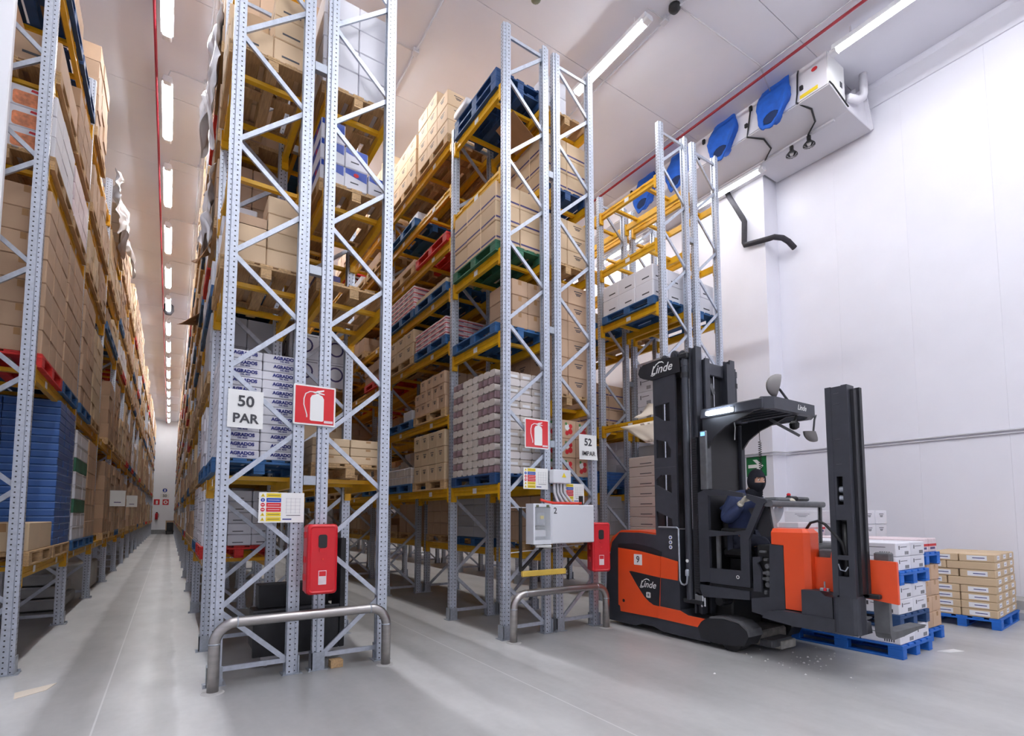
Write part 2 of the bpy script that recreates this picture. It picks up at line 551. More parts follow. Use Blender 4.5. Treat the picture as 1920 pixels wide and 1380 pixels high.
def arc(c, r, a0, a1, n, plane):
    out = []
    for i in range(n + 1):
        a = a0 + (a1 - a0) * i / n
        u, w = r * math.cos(a), r * math.sin(a)
        out.append({'xz': (c[0] + u, c[1], c[2] + w), 'yz': (c[0], c[1] + u, c[2] + w), 'xy': (c[0] + u, c[1] + w, c[2])}[plane])
    return out
def rrect(x0, x1, z0, z1, r, n=4):
    out = []
    for cx, cz, a in ((x1 - r, z1 - r, 0), (x0 + r, z1 - r, PI/2), (x0 + r, z0 + r, PI), (x1 - r, z0 + r, 1.5 * PI)):
        for i in range(n + 1):
            t = a + PI / 2 * i / n
            out.append((cx + r * math.cos(t), cz + r * math.sin(t)))
    return out
ORD = ['bottom', 'second', 'third', 'fourth', 'fifth', 'sixth', 'seventh', 'eighth', 'ninth', 'tenth', 'eleventh', 'twelfth', 'thirteenth', 'fourteenth', 'fifteenth', 'sixteenth', 'seventeenth', 'eighteenth', 'nineteenth', 'twentieth', 'twenty-first']

# ------------------------------------------------------------------ room
CZ = 9.4
XW = 10.6
XP = 10.1
YE = 51.4
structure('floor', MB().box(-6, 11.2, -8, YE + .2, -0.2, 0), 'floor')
def slabs(name, axis_boxes, m):
    """a wall or ceiling made of panels: the backing is the structure, each panel a part proud of it"""
    back, panels = axis_boxes
    st = structure(name, MB().box(*back), m)
    cache = {}
    for b in panels:
        dims = tuple(round(b[i + 1] - b[i], 4) for i in (0, 2, 4))
        if dims not in cache:
            cache[dims] = MB().cbox(0, dims[0], 0, dims[1], 0, dims[2], 0.0025 if name == 'ceiling' else .0015).mesh('panel', m)
        obj('panel', cache[dims], st, (b[0], b[2], b[4]))
    return st
slabs('ceiling', ((-6, 11.2, -8, YE + .2, CZ + .03, CZ + .2), [(-6, 11.2, -8 + 2.4 * i + .004, -8 + 2.4 * (i + 1) - .004, CZ, CZ + .03) for i in range(25)]), 'ceil')
slabs('wall_right', ((XW + .03, XW + .3, -8, 5.65, 0, CZ), [(XW, XW + .03, -8 + 1.1375 * i, -8 + 1.1375 * (i + 1) - .001, 0, CZ) for i in range(12)]), 'wall')
slabs('wall_right_aisle', ((XP + .03, XW + .3, 5.65, YE, 0, CZ), [(XP, XP + .03, 5.65 + 1.1437 * i, 5.65 + 1.1437 * (i + 1) - .001, 0, CZ) for i in range(40)]), 'wall')
structure('wall_back', MB().box(-6, 11, YE, YE + .2, 0, CZ), 'wallx')
structure('wall_front', MB().box(-6, 11, -8.2, -8, 0, CZ), 'wallx')
structure('wall_left', MB().box(-6.2, -6, -8, YE, 0, CZ), 'wall')
structure('trim_1', MB().prism([(XW, CZ), (XW, CZ - .34), (XW - .03, CZ - .34), (XW - .2, CZ - .12), (XW - .2, CZ)], 'y', -8, 5.64), 'wall')
k = structure('baseboard_right', MB().prism([(XW - .38, 0), (XW, 0), (XW, .3), (XW - .3, .27), (XW - .3, .14), (XW - .38, .11)], 'y', -8, 5.64), 'kerb')
structure('baseboard_back', MB().box(-6, XP, YE - .12, YE, 0, .35), 'concrete')
structure('partition_left', MB().cbox(-3.4, -1.385, 6.28, 6.36, 0, CZ, .01), 'wallx')

# ------------------------------------------------------------------ lamps
LM_body = MB().prism([(-.085, .0), (-.075, .0), (-.05, .032), (.05, .032), (.075, 0), (.085, 0), (.06, .10), (-.06, .10)], 'y', -.86, .86).mesh('lamp_body', 'fixture')
LM_diff = MB().prism(rrect(-.055, .055, -.035, .03, .03, 3), 'y', -.80, .80).mesh('diffuser', 'lamp')
LM_dim = MB().prism(rrect(-.055, .055, -.035, .03, .03, 3), 'y', -.80, .80).mesh('diffuser', 'lampdim')
LM_cap = MB().prism(rrect(-.065, .065, -.045, .04, .03, 3), 'y', -.05, .05).mesh('end_cap', 'fixture')
LM_rod = MB().box(-.012, .012, -.012, .012, 0, .25).mesh('hanger', 'conduit')
def lamp(x, y, z, label, group=None, dim=False):
    t = thing('tube_lamp', label, 'lamp', (x, y, z), group)
    obj('lamp_body', LM_body, t)
    obj('diffuser', LM_dim if dim else LM_diff, t)
    for s in (-1, 1):
        obj('end_cap', LM_cap, t, (0, s * .85, 0))
        obj('hanger', LM_rod, t, (0, s * .6, .09))
    return t
ZL = CZ - .25
for i in range(16):
    y = 8.6 + 2.72 * i
    lamp(-.33, y, ZL, 'white tube lamp on the ceiling over the left aisle, ' + ('nearest of the row' if i == 0 else ORD[i] + ' nearest'))
for i in range(5):  # unseen front row, lengthened behind the camera to lift the shadows
    lamp(-.33, 5.88 - 2.72 * i, ZL, f'unseen white tube lamp over the open floor in line with the left aisle, {ORD[i].replace("bottom", "first")} out', 'lamps over the open floor, left row')
for i in range(14):
    lamp(2.75, 8.6 + 2.72 * i, ZL, f'white tube lamp over the aisle between the 50 and 52 signs, {ORD[i].replace("bottom", "first")} nearest', 'lamps over the middle aisle')
for i in range(4):  # unseen as well, outermost lamp added to brighten the rack ends
    lamp(2.75, 3.2 - 2.72 * i, ZL, f'unseen white tube lamp over the open floor in line with the middle aisle, {ORD[i].replace("bottom", "first")} out', 'lamps over the open floor, middle row')
lamp(5.85, 5.85, ZL, 'large white tube lamp above the frame tops of the 52-sign rack')
for i in range(12):
    lamp(5.85, 8.6 + 2.72 * i, ZL, f'white tube lamp over the aisle behind the truck, {ORD[i].replace("bottom", "first")} nearest', 'lamps over the truck aisle')
for i in range(4):  # unseen, row carried on past the camera with an added lamp for fill
    lamp(5.85, 3.1 - 2.72 * i, ZL, f'unseen white tube lamp over the open floor in line with the truck, {ORD[i].replace("bottom", "first")} out', 'lamps over the open floor, truck row')
lamp(8.85, 2.82, ZL, 'long white tube lamp on the ceiling beside the cooler end', dim=True)
for i in range(2):
    lamp(8.85, .9 - 1.95 * i, ZL, f'white tube lamp continuing the row from the cooler end, {("second", "third")[i]} from the cooler', 'lamps in line with the cooler', dim=True)
lamp(9.72, 6.3, 8.5, 'white tube lamp under the cooler edge, near one', dim=True)
lamp(9.72, 9.4, 8.5, 'white tube lamp under the cooler edge, far one', dim=True)
for i in range(8):
    lamp(9.0, 12.3 + 2.72 * i, ZL, f'white tube lamp in the far aisle along the right wall, {ORD[i].replace("bottom", "first")} nearest', 'lamps along the right wall')

# conduits and pipes on the ceiling
def pipe(name, pts, r, m, label, cat, n=8):
    return whole(name, MB().tube(pts, r, n), m, label, cat, pts[0], smooth=True)
pipe('sprinkler_pipe', [(-.49, -2, ZL + .05), (-.49, YE - .1, ZL + .05)], .022, 'redpipe', 'thin red pipe along the ceiling beside the left aisle lamps', 'pipe')
pipe('sprinkler_pipe', [(8.45, -2, CZ - .12), (8.45, 40, CZ - .12)], .024, 'redpipe', 'thin red pipe along the ceiling in front of the cooler', 'pipe')
for x, y1, lb in ((.27, YE - .1, 'grey conduit along the ceiling right of the left aisle lamps'), (3.17, 45, 'grey conduit along the ceiling above the 52-sign rack'), (6.25, 40, 'grey conduit along the ceiling beside the large tube lamp')):
    t = thing('ceiling_conduit', lb, 'conduit', (x, 0, CZ - .05))
    part('main_run', MB().tube([(x, -2, CZ - .04), (x, y1, CZ - .04)], .016, 6), 'conduit', t, smooth=True)
    n = 0
    for i in range(-1, 15):
        y = 7.72 + 2.72 * i
        xl = x - .6 if x < 1 else x - .42
        part('branch', MB().tube([(x, y, CZ - .04), (xl + .15, y, CZ - .04), (xl + .04, y - .0, CZ - .06), (xl, y + .04, ZL + .08)], .011, 5), 'conduit', t)
        if i < 4:
            part('junction_box', MB().cbox(x - .05, x + .05, y - .06, y + .06, CZ - .08, CZ - .001, .01), 'conduit', t)
pipe('ceiling_conduit', [(8.38, 0, CZ - .03), (8.38, 20, CZ - .03)], .012, 'conduit', 'thin grey conduit beside the red pipe near the cooler', 'conduit', 5)
pipe('ceiling_conduit', [(6.27, 4.72, CZ - .03), (8.3, 4.62, CZ - .03), (8.72, 4.75, CZ - .03), (8.98, 4.8, CZ - .1)], .012, 'conduit', 'thin grey conduit crossing the ceiling to the blue socks', 'conduit', 5)
t = thing('ceiling_sounder', 'small olive fitting hanging from the ceiling above the racks', 'sensor', (4.3, 5.8, CZ - .02))
part('stem', MB().lathe([(.02, -.02), (.02, .02)], (4.3, 5.8, CZ - .02), n=8), 'conduit', t)
part('dome', MB().lathe([(.03, -.03), (.06, -.05), (.075, -.12), (.05, -.14)], (4.3, 5.8, CZ - .01), n=12), 'moss', t, smooth=True)
t = thing('ceiling_sounder', 'small black fitting on the ceiling beside the large tube lamp', 'sensor', (6.22, 4.78, CZ))
part('dome', MB().lathe([(.09, 0), (.09, -.05), (.05, -.1)], (6.22, 4.78, CZ), n=12), 'black', t, smooth=True)
t = thing('ceiling_sounder', 'small dark dome on the ceiling between the aisle lamps', 'sensor', (-.33, 22.8, CZ))
part('dome', MB().lathe([(.16, 0), (.18, -.2), (.1, -.36)], (-.33, 22.8, CZ), n=10), 'greyink', t, smooth=True)
part('bracket', MB().box(-.36, -.30, 22.77, 22.83, CZ - .05, CZ), 'conduit', t)
# wall conduit
pipe('wall_conduit', [(XW - .02, -7.9, 2.78), (XW - .02, 5.5, 2.81), (XW - .06, 5.6, 2.8), (XP - .04, 5.6, 2.78), (XP - .03, 5.75, 2.78), (XP - .03, 13, 2.78)], .016, 'conduit', 'upper white conduit along the right wall', 'conduit', 6)
pipe('wall_conduit', [(XW - .02, -7.9, 2.73), (XW - .02, 5.5, 2.76), (XW - .06, 5.6, 2.75), (XP - .04, 5.6, 2.73), (XP - .03, 5.75, 2.73), (XP - .03, 13, 2.73)], .012, 'conduit', 'lower white conduit along the right wall', 'conduit', 6)

# ------------------------------------------------------------------ pallet racks
FY = [5.36, 6.78] + [9.5 + 2.735 * i for i in range(16)]     # upright frames along the aisle
NEAR = 5                                                  # frames and bays built piece by piece
UD, UW = .105, .095                                         # upright section
RD = .745                                                 # rack depth
def upright_mesh(h):
    # stepped open section: web towards +x side flipped by caller; origin at the outer face, floor level
    p = [(0, -.032), (.034, -.032), (.04, -UW / 2), (UD, -UW / 2), (UD, -.022), (.086, -.022), (.086, .022), (UD, .022), (UD, UW / 2), (.04, UW / 2), (.034, .032), (0, .032)]
    p = [(x - UD / 2, y) for x, y in p]
    return MB().prism(p, 'z', 0, h).mesh('upright', 'upright')
UM = {}
FOOT = MB().box(-.09, .09, -.075, .075, 0, .008).box(-.062, -.052, -.06, .06, .008, .17).box(-.062, .062, -.060, -.050, .008, .17).lathe([(.012, .008), (.012, .03)], (.07, .055, 0), n=6).lathe([(.012, .008), (.012, .03)], (-.075, -.062, 0), n=6).mesh('foot_plate', 'plate')
def brace_mesh(dx, dz):
    L = math.hypot(dx, dz)
    w, h, t = .044, .026, .006
    b = MB().box(0, L, -h/2, -h/2 + t, -w/2, w/2).box(0, L, -h/2, h/2, w/2 - t, w/2).box(0, L, -h/2, h/2, -w/2, -w/2 + t)
    a = math.atan2(dz, dx)
    ca, sa = math.cos(a), math.sin(a)
    b.v = [(x * ca - z * sa, y, x * sa + z * ca) for x, y, z in b.v]
    return b.mesh('brace', 'zinc')
BM = {}
def rail_mesh(L):
    # box rail with a step along the top and a groove along the face; connector plates at both ends
    p = [(-.026, -.118), (.026, -.118), (.026, -.028), (.010, -.022), (.010, 0), (-.026, 0), (-.026, -.042), (-.018, -.048), (-.018, -.072), (-.026, -.078)]
    b = MB().prism(p, 'y', 0.0, L)
    for y in (0, L):
        s = 1 if y == 0 else -1
        ya, yb = sorted((y - s * .012, y + s * .03))
        b.box(-.042, .03, ya, yb, -.205, .012)
        b.box(-.046, -.04, min(y, y + s*.04), max(y, y + s*.04), -.2, .008)
        b.lathe([(.011, -.05), (.011, -.042)], (0, y + s*.012, -.17), axis='x', n=6)
    return b.mesh('shelf_rail', 'yellow')
RM = {}
BARM = MB().box(.04, RD - .04, -.028, .028, -.05, -.008).box(.015, .06, -.045, .045, -.03, -.005).box(RD - .06, RD - .015, -.045, .045, -.03, -.005).mesh('pallet_support', 'yellow')
TAGM = MB().box(-.0295, -.0262, -.05, .05, -.10, -.03).mesh('shelf_tag', 'label')
SPACER = MB().box(0, 1, -.03, .03, -.045, .045).mesh('row_spacer', 'plate')

ROWS = {}
def rack_row(key, xo, s, first, lv0, lv, h0, h, label):
    """xo: x of the aisle face; s: +1 when the row extends towards +x from its aisle face, -1 otherwise"""
    t = thing('pallet_rack', label, 'rack', (xo, FY[first], 0), 'pallet racks in single rows')
    X = lambda u: u * s                       # u: depth from the aisle face
    fu, fb, fr, fs = MB(), MB(), MB(), MB()   # far pieces, joined
    xo_in = RD
    for i, y in enumerate(FY):
        if i < first:
            continue
        yy = y - FY[first]
        H = h0 if i == first else h
        near = i - first < NEAR
        if near and H not in UM:
            UM[H] = upright_mesh(H)
        for u, fl in ((UD / 2, 1), (RD - UD / 2, -1)):
            if near:
                o = obj('upright', UM[H], t, (X(u), yy, 0), PI if fl * s < 0 else 0)
                obj('foot_plate', FOOT, o)
            else:
                fu.box(X(u) - UD/2, X(u) + UD/2, yy - UW/2, yy + UW/2, 0, H)
        # zig-zag bracing: outer nodes .65 + 1.11k, inner nodes .1 + 1.11k
        u0, u1 = UD - .02, RD - UD + .02
        pts = []
        z, side = .10, 1
        while z < H - .12:
            pts.append((u1 if side else u0, z))
            z += .555
            side = 1 - side
        segs = [((pts[a][0], pts[a][1] + .022), (pts[a+1][0], pts[a+1][1] - .022)) for a in range(len(pts) - 1)]
        segs.append(((u0, .13), (u1, .13)))
        segs.append(((u0, H - .14), (u1, H - .14)))
        for (ua, za), (ub, zb) in segs:
            if near:
                dx, dz = X(ub) - X(ua), zb - za
                kk = (round(dx, 3), round(dz, 3))
                if kk not in BM:
                    BM[kk] = brace_mesh(*kk)
                obj('brace', BM[kk], t, (X(ua), yy, za))
            else:
                fb.bar((X(ua), yy, za), (X(ub), yy, zb), .044, .026)
        if i + 1 < len(FY):
            y2 = FY[i + 1]
            L = y2 - y - UW
            levels = lv0 if i == 0 else lv
            if round(L, 3) not in RM:
                RM[round(L, 3)] = rail_mesh(L)
            nb = 2 if i == 0 else 4
            for z in levels:
                for u in (.048, RD - .048):
                    if near and i - first < NEAR:
                        o = obj('shelf_rail', RM[round(L, 3)], t, (X(u), yy + UW / 2 , z), 0)
                        if (u < .1) == (s < 0):
                            pass
                        if s < 0 and u < .1 or s > 0 and u > .1:
                            o.location.y += L
                            o.rotation_euler = (0, 0, PI)
                        if u < .1 and i - first < 3:
                            for q in range(1 if i == 0 else 2):
                                yt = (L / 2 if i == 0 else L * (.25 + .5 * q))
                                obj('shelf_tag', TAGM, o, (0, yt if s > 0 else L - yt, 0))
                    else:
                        fr.box(X(u) - .025, X(u) + .025, yy + UW/2, yy + UW/2 + L, z - .118, z)
                for q in range(nb):
                    yb = yy + UW / 2 + L * ((.22 + .56 * q) if nb == 2 else (.09, .39, .61, .91)[q])
                    if near and i - first < 4:
                        obj('pallet_support', BARM, t, (0, yb, z), 0 if s > 0 else PI)
                    else:
                        fs.box(min(X(.05), X(RD - .05)), max(X(.05), X(RD - .05)), yb - .025, yb + .025, z - .05, z - .008)
    for nm, mb, m in (('far_upright', fu, 'zinc'), ('far_brace', fb, 'zinc'), ('far_shelf_rail', fr, 'yellow'), ('far_pallet_support', fs, 'yellow')):
        if mb.v:
            obj(nm, mb.mesh(nm, m), t, kind='stuff')
    ROWS[key] = dict(t=t, xo=xo, s=s, xc=xo + s * RD / 2, lv0=lv0, lv=lv, first=first)
    return t
XR = {'48': -1.165, '50L': .335, '50R': 1.955, '52L': 3.415, '52R': 4.99, '54L': 6.44, '54R': 8.04}
rack_row('48', XR['48'], -1, 1, [], [1.0, 3.0, 5.1, 6.05, 7.25], 8.6, 8.0, 'left rack of zinc uprights and yellow shelf rails beside the left aisle')
rack_row('50L', XR['50L'], 1, 0, [1.9, 3.85, 4.95, 6.05, 7.2], [1.0, 1.93, 3.05, 4.1, 4.95, 6.05, 7.2], 8.3, 8.0, 'zinc and yellow rack row carrying the 50 PAR sign')
rack_row('50R', XR['50R'], -1, 0, [1.9, 3.85, 4.95, 6.05], [1.93, 3.05, 4.1, 4.95, 5.75, 6.6], 8.3, 8.0, 'zinc and yellow rack row standing back to back with the 50 PAR row')
rack_row('52L', XR['52L'], 1, 0, [1.9, 3.85, 4.95, 6.05, 7.2], [1.9, 3.0, 4.12, 4.95, 5.75, 6.6, 7.35], 8.02, 7.45, 'zinc and yellow rack row holding the tall pallet of roll packs')
rack_row('52R', XR['52R'], -1, 0, [1.0, 1.9, 3.05, 4.95, 6.05, 7.2], [1.0, 1.93, 3.05, 4.1, 4.95, 6.05, 7.2], 8.02, 7.45, 'zinc and yellow rack row carrying the 52 IMPAR sign')
rack_row('54L', XR['54L'], 1, 0, [1.0, 3.1, 4.95, 6.0, 7.1], [1.0, 1.9, 3.1, 4.95, 6.0, 7.1], 7.99, 7.45, 'zinc and yellow rack row with empty upper rails beside the truck mast')
rack_row('54R', XR['54R'], -1, 0, [1.9, 3.1, 4.95, 6.0, 7.1], [1.0, 1.9, 3.1, 4.95, 6.0, 7.1], 7.99, 7.45, 'zinc and yellow rack row nearest the right wall')
# spacers tying the back-to-back rows
for a, b in (('50L', '50R'), ('52L', '52R'), ('54L', '54R')):
    xa = ROWS[a]['xo'] + RD
    xb = ROWS[b]['xo'] - RD
    for i in range(4):
        for z in (1.85, 4.0, 6.2, 2.45) if i == 0 else (1.85, 4.0, 6.2):
            o = obj('row_spacer', SPACER, ROWS[a]['t'], (RD, FY[i] - FY[0], z))
            o.scale = (xb - xa - .012, 1, 1)
            o.location.x += .006

# ------------------------------------------------------------------ pallets and loads
PB = {}
def pallet_parts(c):
    if c not in PB:
        m = {'wood': 'wood', 'blue': 'bluep', 'bright': 'bluef', 'navy': 'navyp', 'red': 'redp', 'green': 'greenp'}[c]
        PB[c] = (MB().cbox(-.06, .06, -.6, .6, 0, .022, .003).mesh('top_board', m), MB().cbox(-.4, .4, -.07, .07, 0, .022, .003).mesh('stretcher_board', m),
                 MB().cbox(-.05, .05, -.07, .07, 0, .078, .004).mesh('block', m), MB().cbox(-.05, .05, -.6, .6, 0, .022, .003).mesh('bottom_board', m))
    return PB[c]
CN = {'bright': 'bright blue', 'wood': 'bare wooden', 'blue': 'blue painted', 'navy': 'dark blue', 'red': 'red painted', 'green': 'green painted'}
def pallet(xc, yc, z, c, label, rz=0.0):
    A, B, K, D = pallet_parts(c)
    t = thing('pallet', label, 'pallet', (xc, yc, z), 'pallets carrying goods', rz)
    for x in (-.35, 0, .35):
        obj('bottom_board', D, t, (x, 0, 0))
        for y in (-.53, 0, .53):
            obj('block', K, t, (x, y, .022))
    for y in (-.53, 0, .53):
        obj('stretcher_board', B, t, (0, y, .1))
    for x in (-.34, -.17, 0, .17, .34):
        obj('top_board', A, t, (x, 0, .122))
    return t
PZ = .145
CM = {}
def carton_mesh(dx, dy, dz, m, style):
    key = (round(dx, 3), round(dy, 3), round(dz, 3), m, style)
    if key in CM:
        return CM[key]
    b = MB()
    mats = [m]
    c = min(.008, dz * .08)
    b.cbox(-dx/2, dx/2, -dy/2, dy/2, 0, dz, c)
    e = .0012
    if style == 'tape':
        mats.append('tape')
        w = .025
        b.box(-w, w, -dy/2 - e, -dy/2, dz * .68, dz - c, 1)
        b.box(-w, w, -dy/2 + c, dy/2 - c, dz, dz + e, 1)
    elif style == 'stripe':
        mats.append('stripe')
        for z0 in (.16,):
            b.box(-dx/2 + c, dx/2 - c, -dy/2 - e, -dy/2, dz * z0, dz * (z0 + .09), 1)
            b.box(-dx/2 - e, -dx/2, -dy/2 + c, dy/2 - c, dz * z0, dz * (z0 + .09), 1)
    elif style == 'mark':
        mats.append('greyink')
        for q, z0 in enumerate((.72, .6, .52)):
            ww = (.2, .14, .1)[q]
            b.box(-dx*ww, dx*ww, -dy/2 - e, -dy/2, dz * z0, dz * (z0 + .05), 1)
            b.box(-dx/2 - e, -dx/2, -dy*ww, dy*ww, dz * z0, dz * (z0 + .05), 1)
    elif style == 'line':
        mats.append('greyink')
        b.box(-dx*.3, dx*.15, -dy/2 - e, -dy/2, dz * .25, dz * .33, 1)
        b.box(-dx/2 - e, -dx/2, -dy*.3, dy*.1, dz * .25, dz * .33, 1)
    elif style == 'rim':
        mats.append('traylip' if m == 'bluetray' else 'ctape')
        b.box(-dx/2 - e, dx/2 + e, -dy/2 - e, dy/2 + e, dz * .8, dz - c, 1)
    elif style == 'blueband':
        mats += ['signblue', 'signred', 'greyink']
        for (f, lo, hi) in ((0, -dx/2, dx/2), (1, -dy/2, dy/2)):
            poly = [(lo + c, dz * .72), (lo + c, dz - c), (hi - c, dz - c), (hi - c, dz * .5)]
            if f == 0:
                b.prism(poly, 'y', -dy/2 - e, -dy/2, 1)
                b.prism([(dx*.12*math.cos(a*PI/5), dz*.74 + dz*.1*math.sin(a*PI/5)) for a in range(10)], 'y', -dy/2 - 2*e, -dy/2 - e, 2)
                b.box(-dx*.25, dx*.1, -dy/2 - e, -dy/2, dz*.3, dz*.36, 3)
            else:
                b.prism(poly, 'x', -dx/2 - e, -dx/2, 1)
                b.prism([(dy*.12*math.cos(a*PI/5), dz*.74 + dz*.1*math.sin(a*PI/5)) for a in range(10)], 'x', -dx/2 - 2*e, -dx/2 - e, 2)
    elif style == 'food':
        mats += ['foodo', 'redink']
        b.prism(rrect(-dx*.40, dx*.40, dz*.06, dz*.72, dz*.12, 3), 'y', -dy/2 - e, -dy/2, 1)
        b.prism([(-dx*.05, dz*.82), (dx*.38, dz*.76), (dx*.4, dz*.88), (-dx*.03, dz*.93)], 'y', -dy/2 - e, -dy/2, 2)
    elif style == 'berry':
        mats += ['redink', 'signwhite', 'greenink']
        for f in (0, 1):
            D = dx if f == 0 else dy
            for (q, z0, r, mi) in ((-.12, .62, .17, 2), (.1, .4, .16, 1), (-.14, .3, .13, 1), (.12, .68, .13, 1), (-.2, .8, .08, 3)):
                poly = [(D*q + D*r*math.cos(a*PI/4), dz*z0 + dz*r*math.sin(a*PI/4)) for a in range(8)]
                kk = e * (1 + .5 * (mi != 2))
                if f == 0:
                    b.prism(poly, 'y', -dy/2 - kk, -dy/2, mi)
                else:
                    b.prism(poly, 'x', -dx/2 - kk, -dx/2, mi)
    elif style == 'ring':
        mats += ['stripe', 'greyink']
        for f in (0, 1):
            D = dx if f == 0 else dy
            r = min(D, dz) * .3
            oo = [(r*math.cos(a*PI/8), dz*.55 + r*math.sin(a*PI/8)) for a in range(16)]
            ii = [(x*.78, (z - dz*.55)*.78 + dz*.55) for x, z in oo]
            b.frame(oo, ii, 'y' if f == 0 else 'x', (-dy/2 if f == 0 else -dx/2) - e, (-dy/2 if f == 0 else -dx/2), 1)
            bb = (-D*.4, D*.4, dz*.9, dz*.92)
            if f == 0:
                b.box(bb[0], bb[1], -dy/2 - e, -dy/2, bb[2], bb[3], 2)
            else:
                b.box(-dx/2 - e, -dx/2, bb[0], bb[1], bb[2], bb[3], 2)
    elif style == 'redends':
        mats += ['redink', 'stripe']
        b.box(-dx/2 - e, dx/2 + e, -dy/2 - e, dy/2 + e, dz*.42, dz*.6, 1)
        b.box(-dx*.3, dx*.3, -dy/2 - 2*e, -dy/2 - e, dz*.2, dz*.36, 2)
        b.box(-dx/2 - 2*e, -dx/2 - e, -dy*.3, dy*.3, dz*.2, dz*.36, 2)
    elif style in ('sticker', 'endsticker'):
        mats += ['label', 'blueink']
        b.box(-dx*.2, dx*.2, -dy/2 - e, -dy/2, dz*.25, dz*.82, 1)
        b.box(-dx*.14, dx*.08, -dy/2 - 2*e, -dy/2 - e, dz*.5, dz*.56, 2)
    if style == 'sticker':
        b.box(-dx/2 - e, -dx/2, -dy*.28, dy*.28, dz*.2, dz*.82, 1)
        b.box(-dx/2 - 2*e, -dx/2 - e, -dy*.22, dy*.12, dz*.46, dz*.56, 2)
    elif style == 'barcode':
        mats.append('greyink')
        for q in range(5):
            b.box(dx*(.1 + .055*q), dx*(.13 + .055*q), -dy/2 - e, -dy/2, dz*.12, dz*.36, 1)
            b.box(-dx/2 - e, -dx/2, -dy*(.1 + .055*q) - dy*.03, -dy*(.1 + .055*q), dz*.12, dz*.36, 1)
        b.box(-dx*.3, -dx*.25, -dy/2 - e, -dy/2, dz*.5, dz*.78, 1)
        b.box(-dx*.2, dx*.25, -dy/2 - e, -dy/2, dz*.66, dz*.7, 1)
        b.box(-dx/2 - e, -dx/2, dy*.25, dy*.3, dz*.5, dz*.78, 1)
        b.box(-dx/2 - e, -dx/2, -dy*.25, dy*.2, dz*.66, dz*.7, 1)
    CM[key] = b.mesh('carton', mats)
    return CM[key]
NC = {}
def load(xc, yc, z, pal, name, m, style, nx, ny, nz, h, desc, where, lx=.78, ly=1.16, vis='xy', top=False, skip=None, solid=False, plabel=None, jit=.006, cat='box', ragged=0):
    """a pallet with cartons nx (across) by ny (along the aisle) by nz (up); only cartons that show are built"""
    if pal:
        pallet(xc, yc, z, pal, plabel or f'{CN[pal]} pallet, {where}, under {desc}s')
        z += PZ
    dx, dy = lx / nx, ly / ny
    me = carton_mesh(dx - .006, dy - .006, h - .003, m, style)
    made = []
    for k in range(nz):
        for i in range(nx):
            for j in range(ny):
                side = (i == 0 if 'x' in vis else i == nx - 1)
                if not (solid or side or j == 0 or (top and k == nz - 1)):
                    continue
                if skip and skip(i, j, k):
                    continue
                if ragged and k >= nz - ragged and rng.random() < .35:
                    continue
                ii = i if 'x' in vis else nx - 1 - i
                col = ('corner' if j == 0 and ii == 0 else (ORD[ii] if ii else 'first') + ' across' if j == 0 else (ORD[j] if j else 'first') + (' along' if ii == 0 else f' along, {ORD[ii]} in'))
                row = '' if nz == 1 else (' top layer,' if k == nz - 1 else f' {ORD[k]} layer,')
                o = obj(name, me, None, (xc - lx/2 + dx*(i + .5) + rng.uniform(-jit, jit)*.5, yc - ly/2 + dy*(j + .5) + rng.uniform(-jit, jit)*.5, z + h*k), rng.uniform(-jit, jit)*1.2)
                tag(o, f'{desc},{row} {col}, {where}', cat, f'{desc}s, {where}')
                made.append((i, j, k, o))
    return made
def slot(key, bay, q, lv):
    """centre and shelf height of pallet place q of a bay"""
    R = ROWS[key]
    y0, y1 = FY[bay], FY[bay + 1]
    yc = (y0 + y1) / 2 if bay == 0 else y0 + (y1 - y0) * (.268 if q == 0 else .732)
    z = (R['lv0'] if bay == 0 else R['lv'])[lv]
    return R['xc'], yc, z
DONE = set()
def put(key, bay, q, lv, *a, **k):
    DONE.add((key, bay, q, lv))
    x, y, z = slot(key, bay, q, lv)
    if key == '48':
        k.setdefault('vis', 'Xy')
    return load(x, y, z, *a, **k)
def bare(key, bay, q, lv, c, label):
    DONE.add((key, bay, q, lv))
    x, y, z = slot(key, bay, q, lv)
    return pallet(x, y, z, c, label)
def none(key, bay, q, *lvs):
    for l in lvs:
        DONE.add((key, bay, q, l))

# ---- left rack (aisle face towards the left aisle)
put('48', 1, 0, 0, 'wood', 'pale_brown_carton', 'kraft', 'tape', 2, 2, 1, .29, 'blue-printed brown carton', 'lowest shelf of the left rack', skip=lambda i, j, k: i == 0 and j == 1)
for i, j, k, o in put('48', 1, 1, 0, 'wood', 'plastic_tray', 'bluetray', 'rim', 3, 3, 20, .088, 'blue shallow tray', 'tall stack, lowest shelf of left rack', cat='tray', top=False):
    pass
put('48', 1, 0, 1, 'red', 'brown_carton', 'brown', 'tape', 2, 3, 7, .248, 'plain brown carton', 'red pallet of left rack')
put('48', 1, 1, 1, 'blue', 'brown_carton', 'brown', 'tape', 2, 3, 7, .248, 'plain brown carton', 'blue pallet of left rack')
put('48', 1, 0, 2, 'wood', 'picture_carton', 'white', 'food', 2, 3, 3, .225, 'food-picture white carton', 'third shelf of left rack')
put('48', 1, 1, 2, 'wood', 'white_carton', 'pinkpack', 'tape', 2, 3, 3, .225, 'film wrapped pale pink carton', 'third shelf of left rack')
put('48', 1, 0, 3, 'wood', 'brown_carton', 'brown', 'line', 2, 2, 2, .34, 'large brown carton', 'fourth shelf of left rack', ragged=1)
put('48', 1, 1, 3, 'wood', 'brown_carton', 'dcard', 'tape', 2, 3, 3, .25, 'dark brown carton', 'fourth shelf of left rack')
put('48', 1, 0, 4, 'navy', 'brown_carton', 'dcard', 'tape', 2, 2, 1, .3, 'dark brown carton', 'top shelf of left rack')
bare('48', 1, 1, 4, 'navy', 'empty dark blue pallet on the top shelf of the left rack')
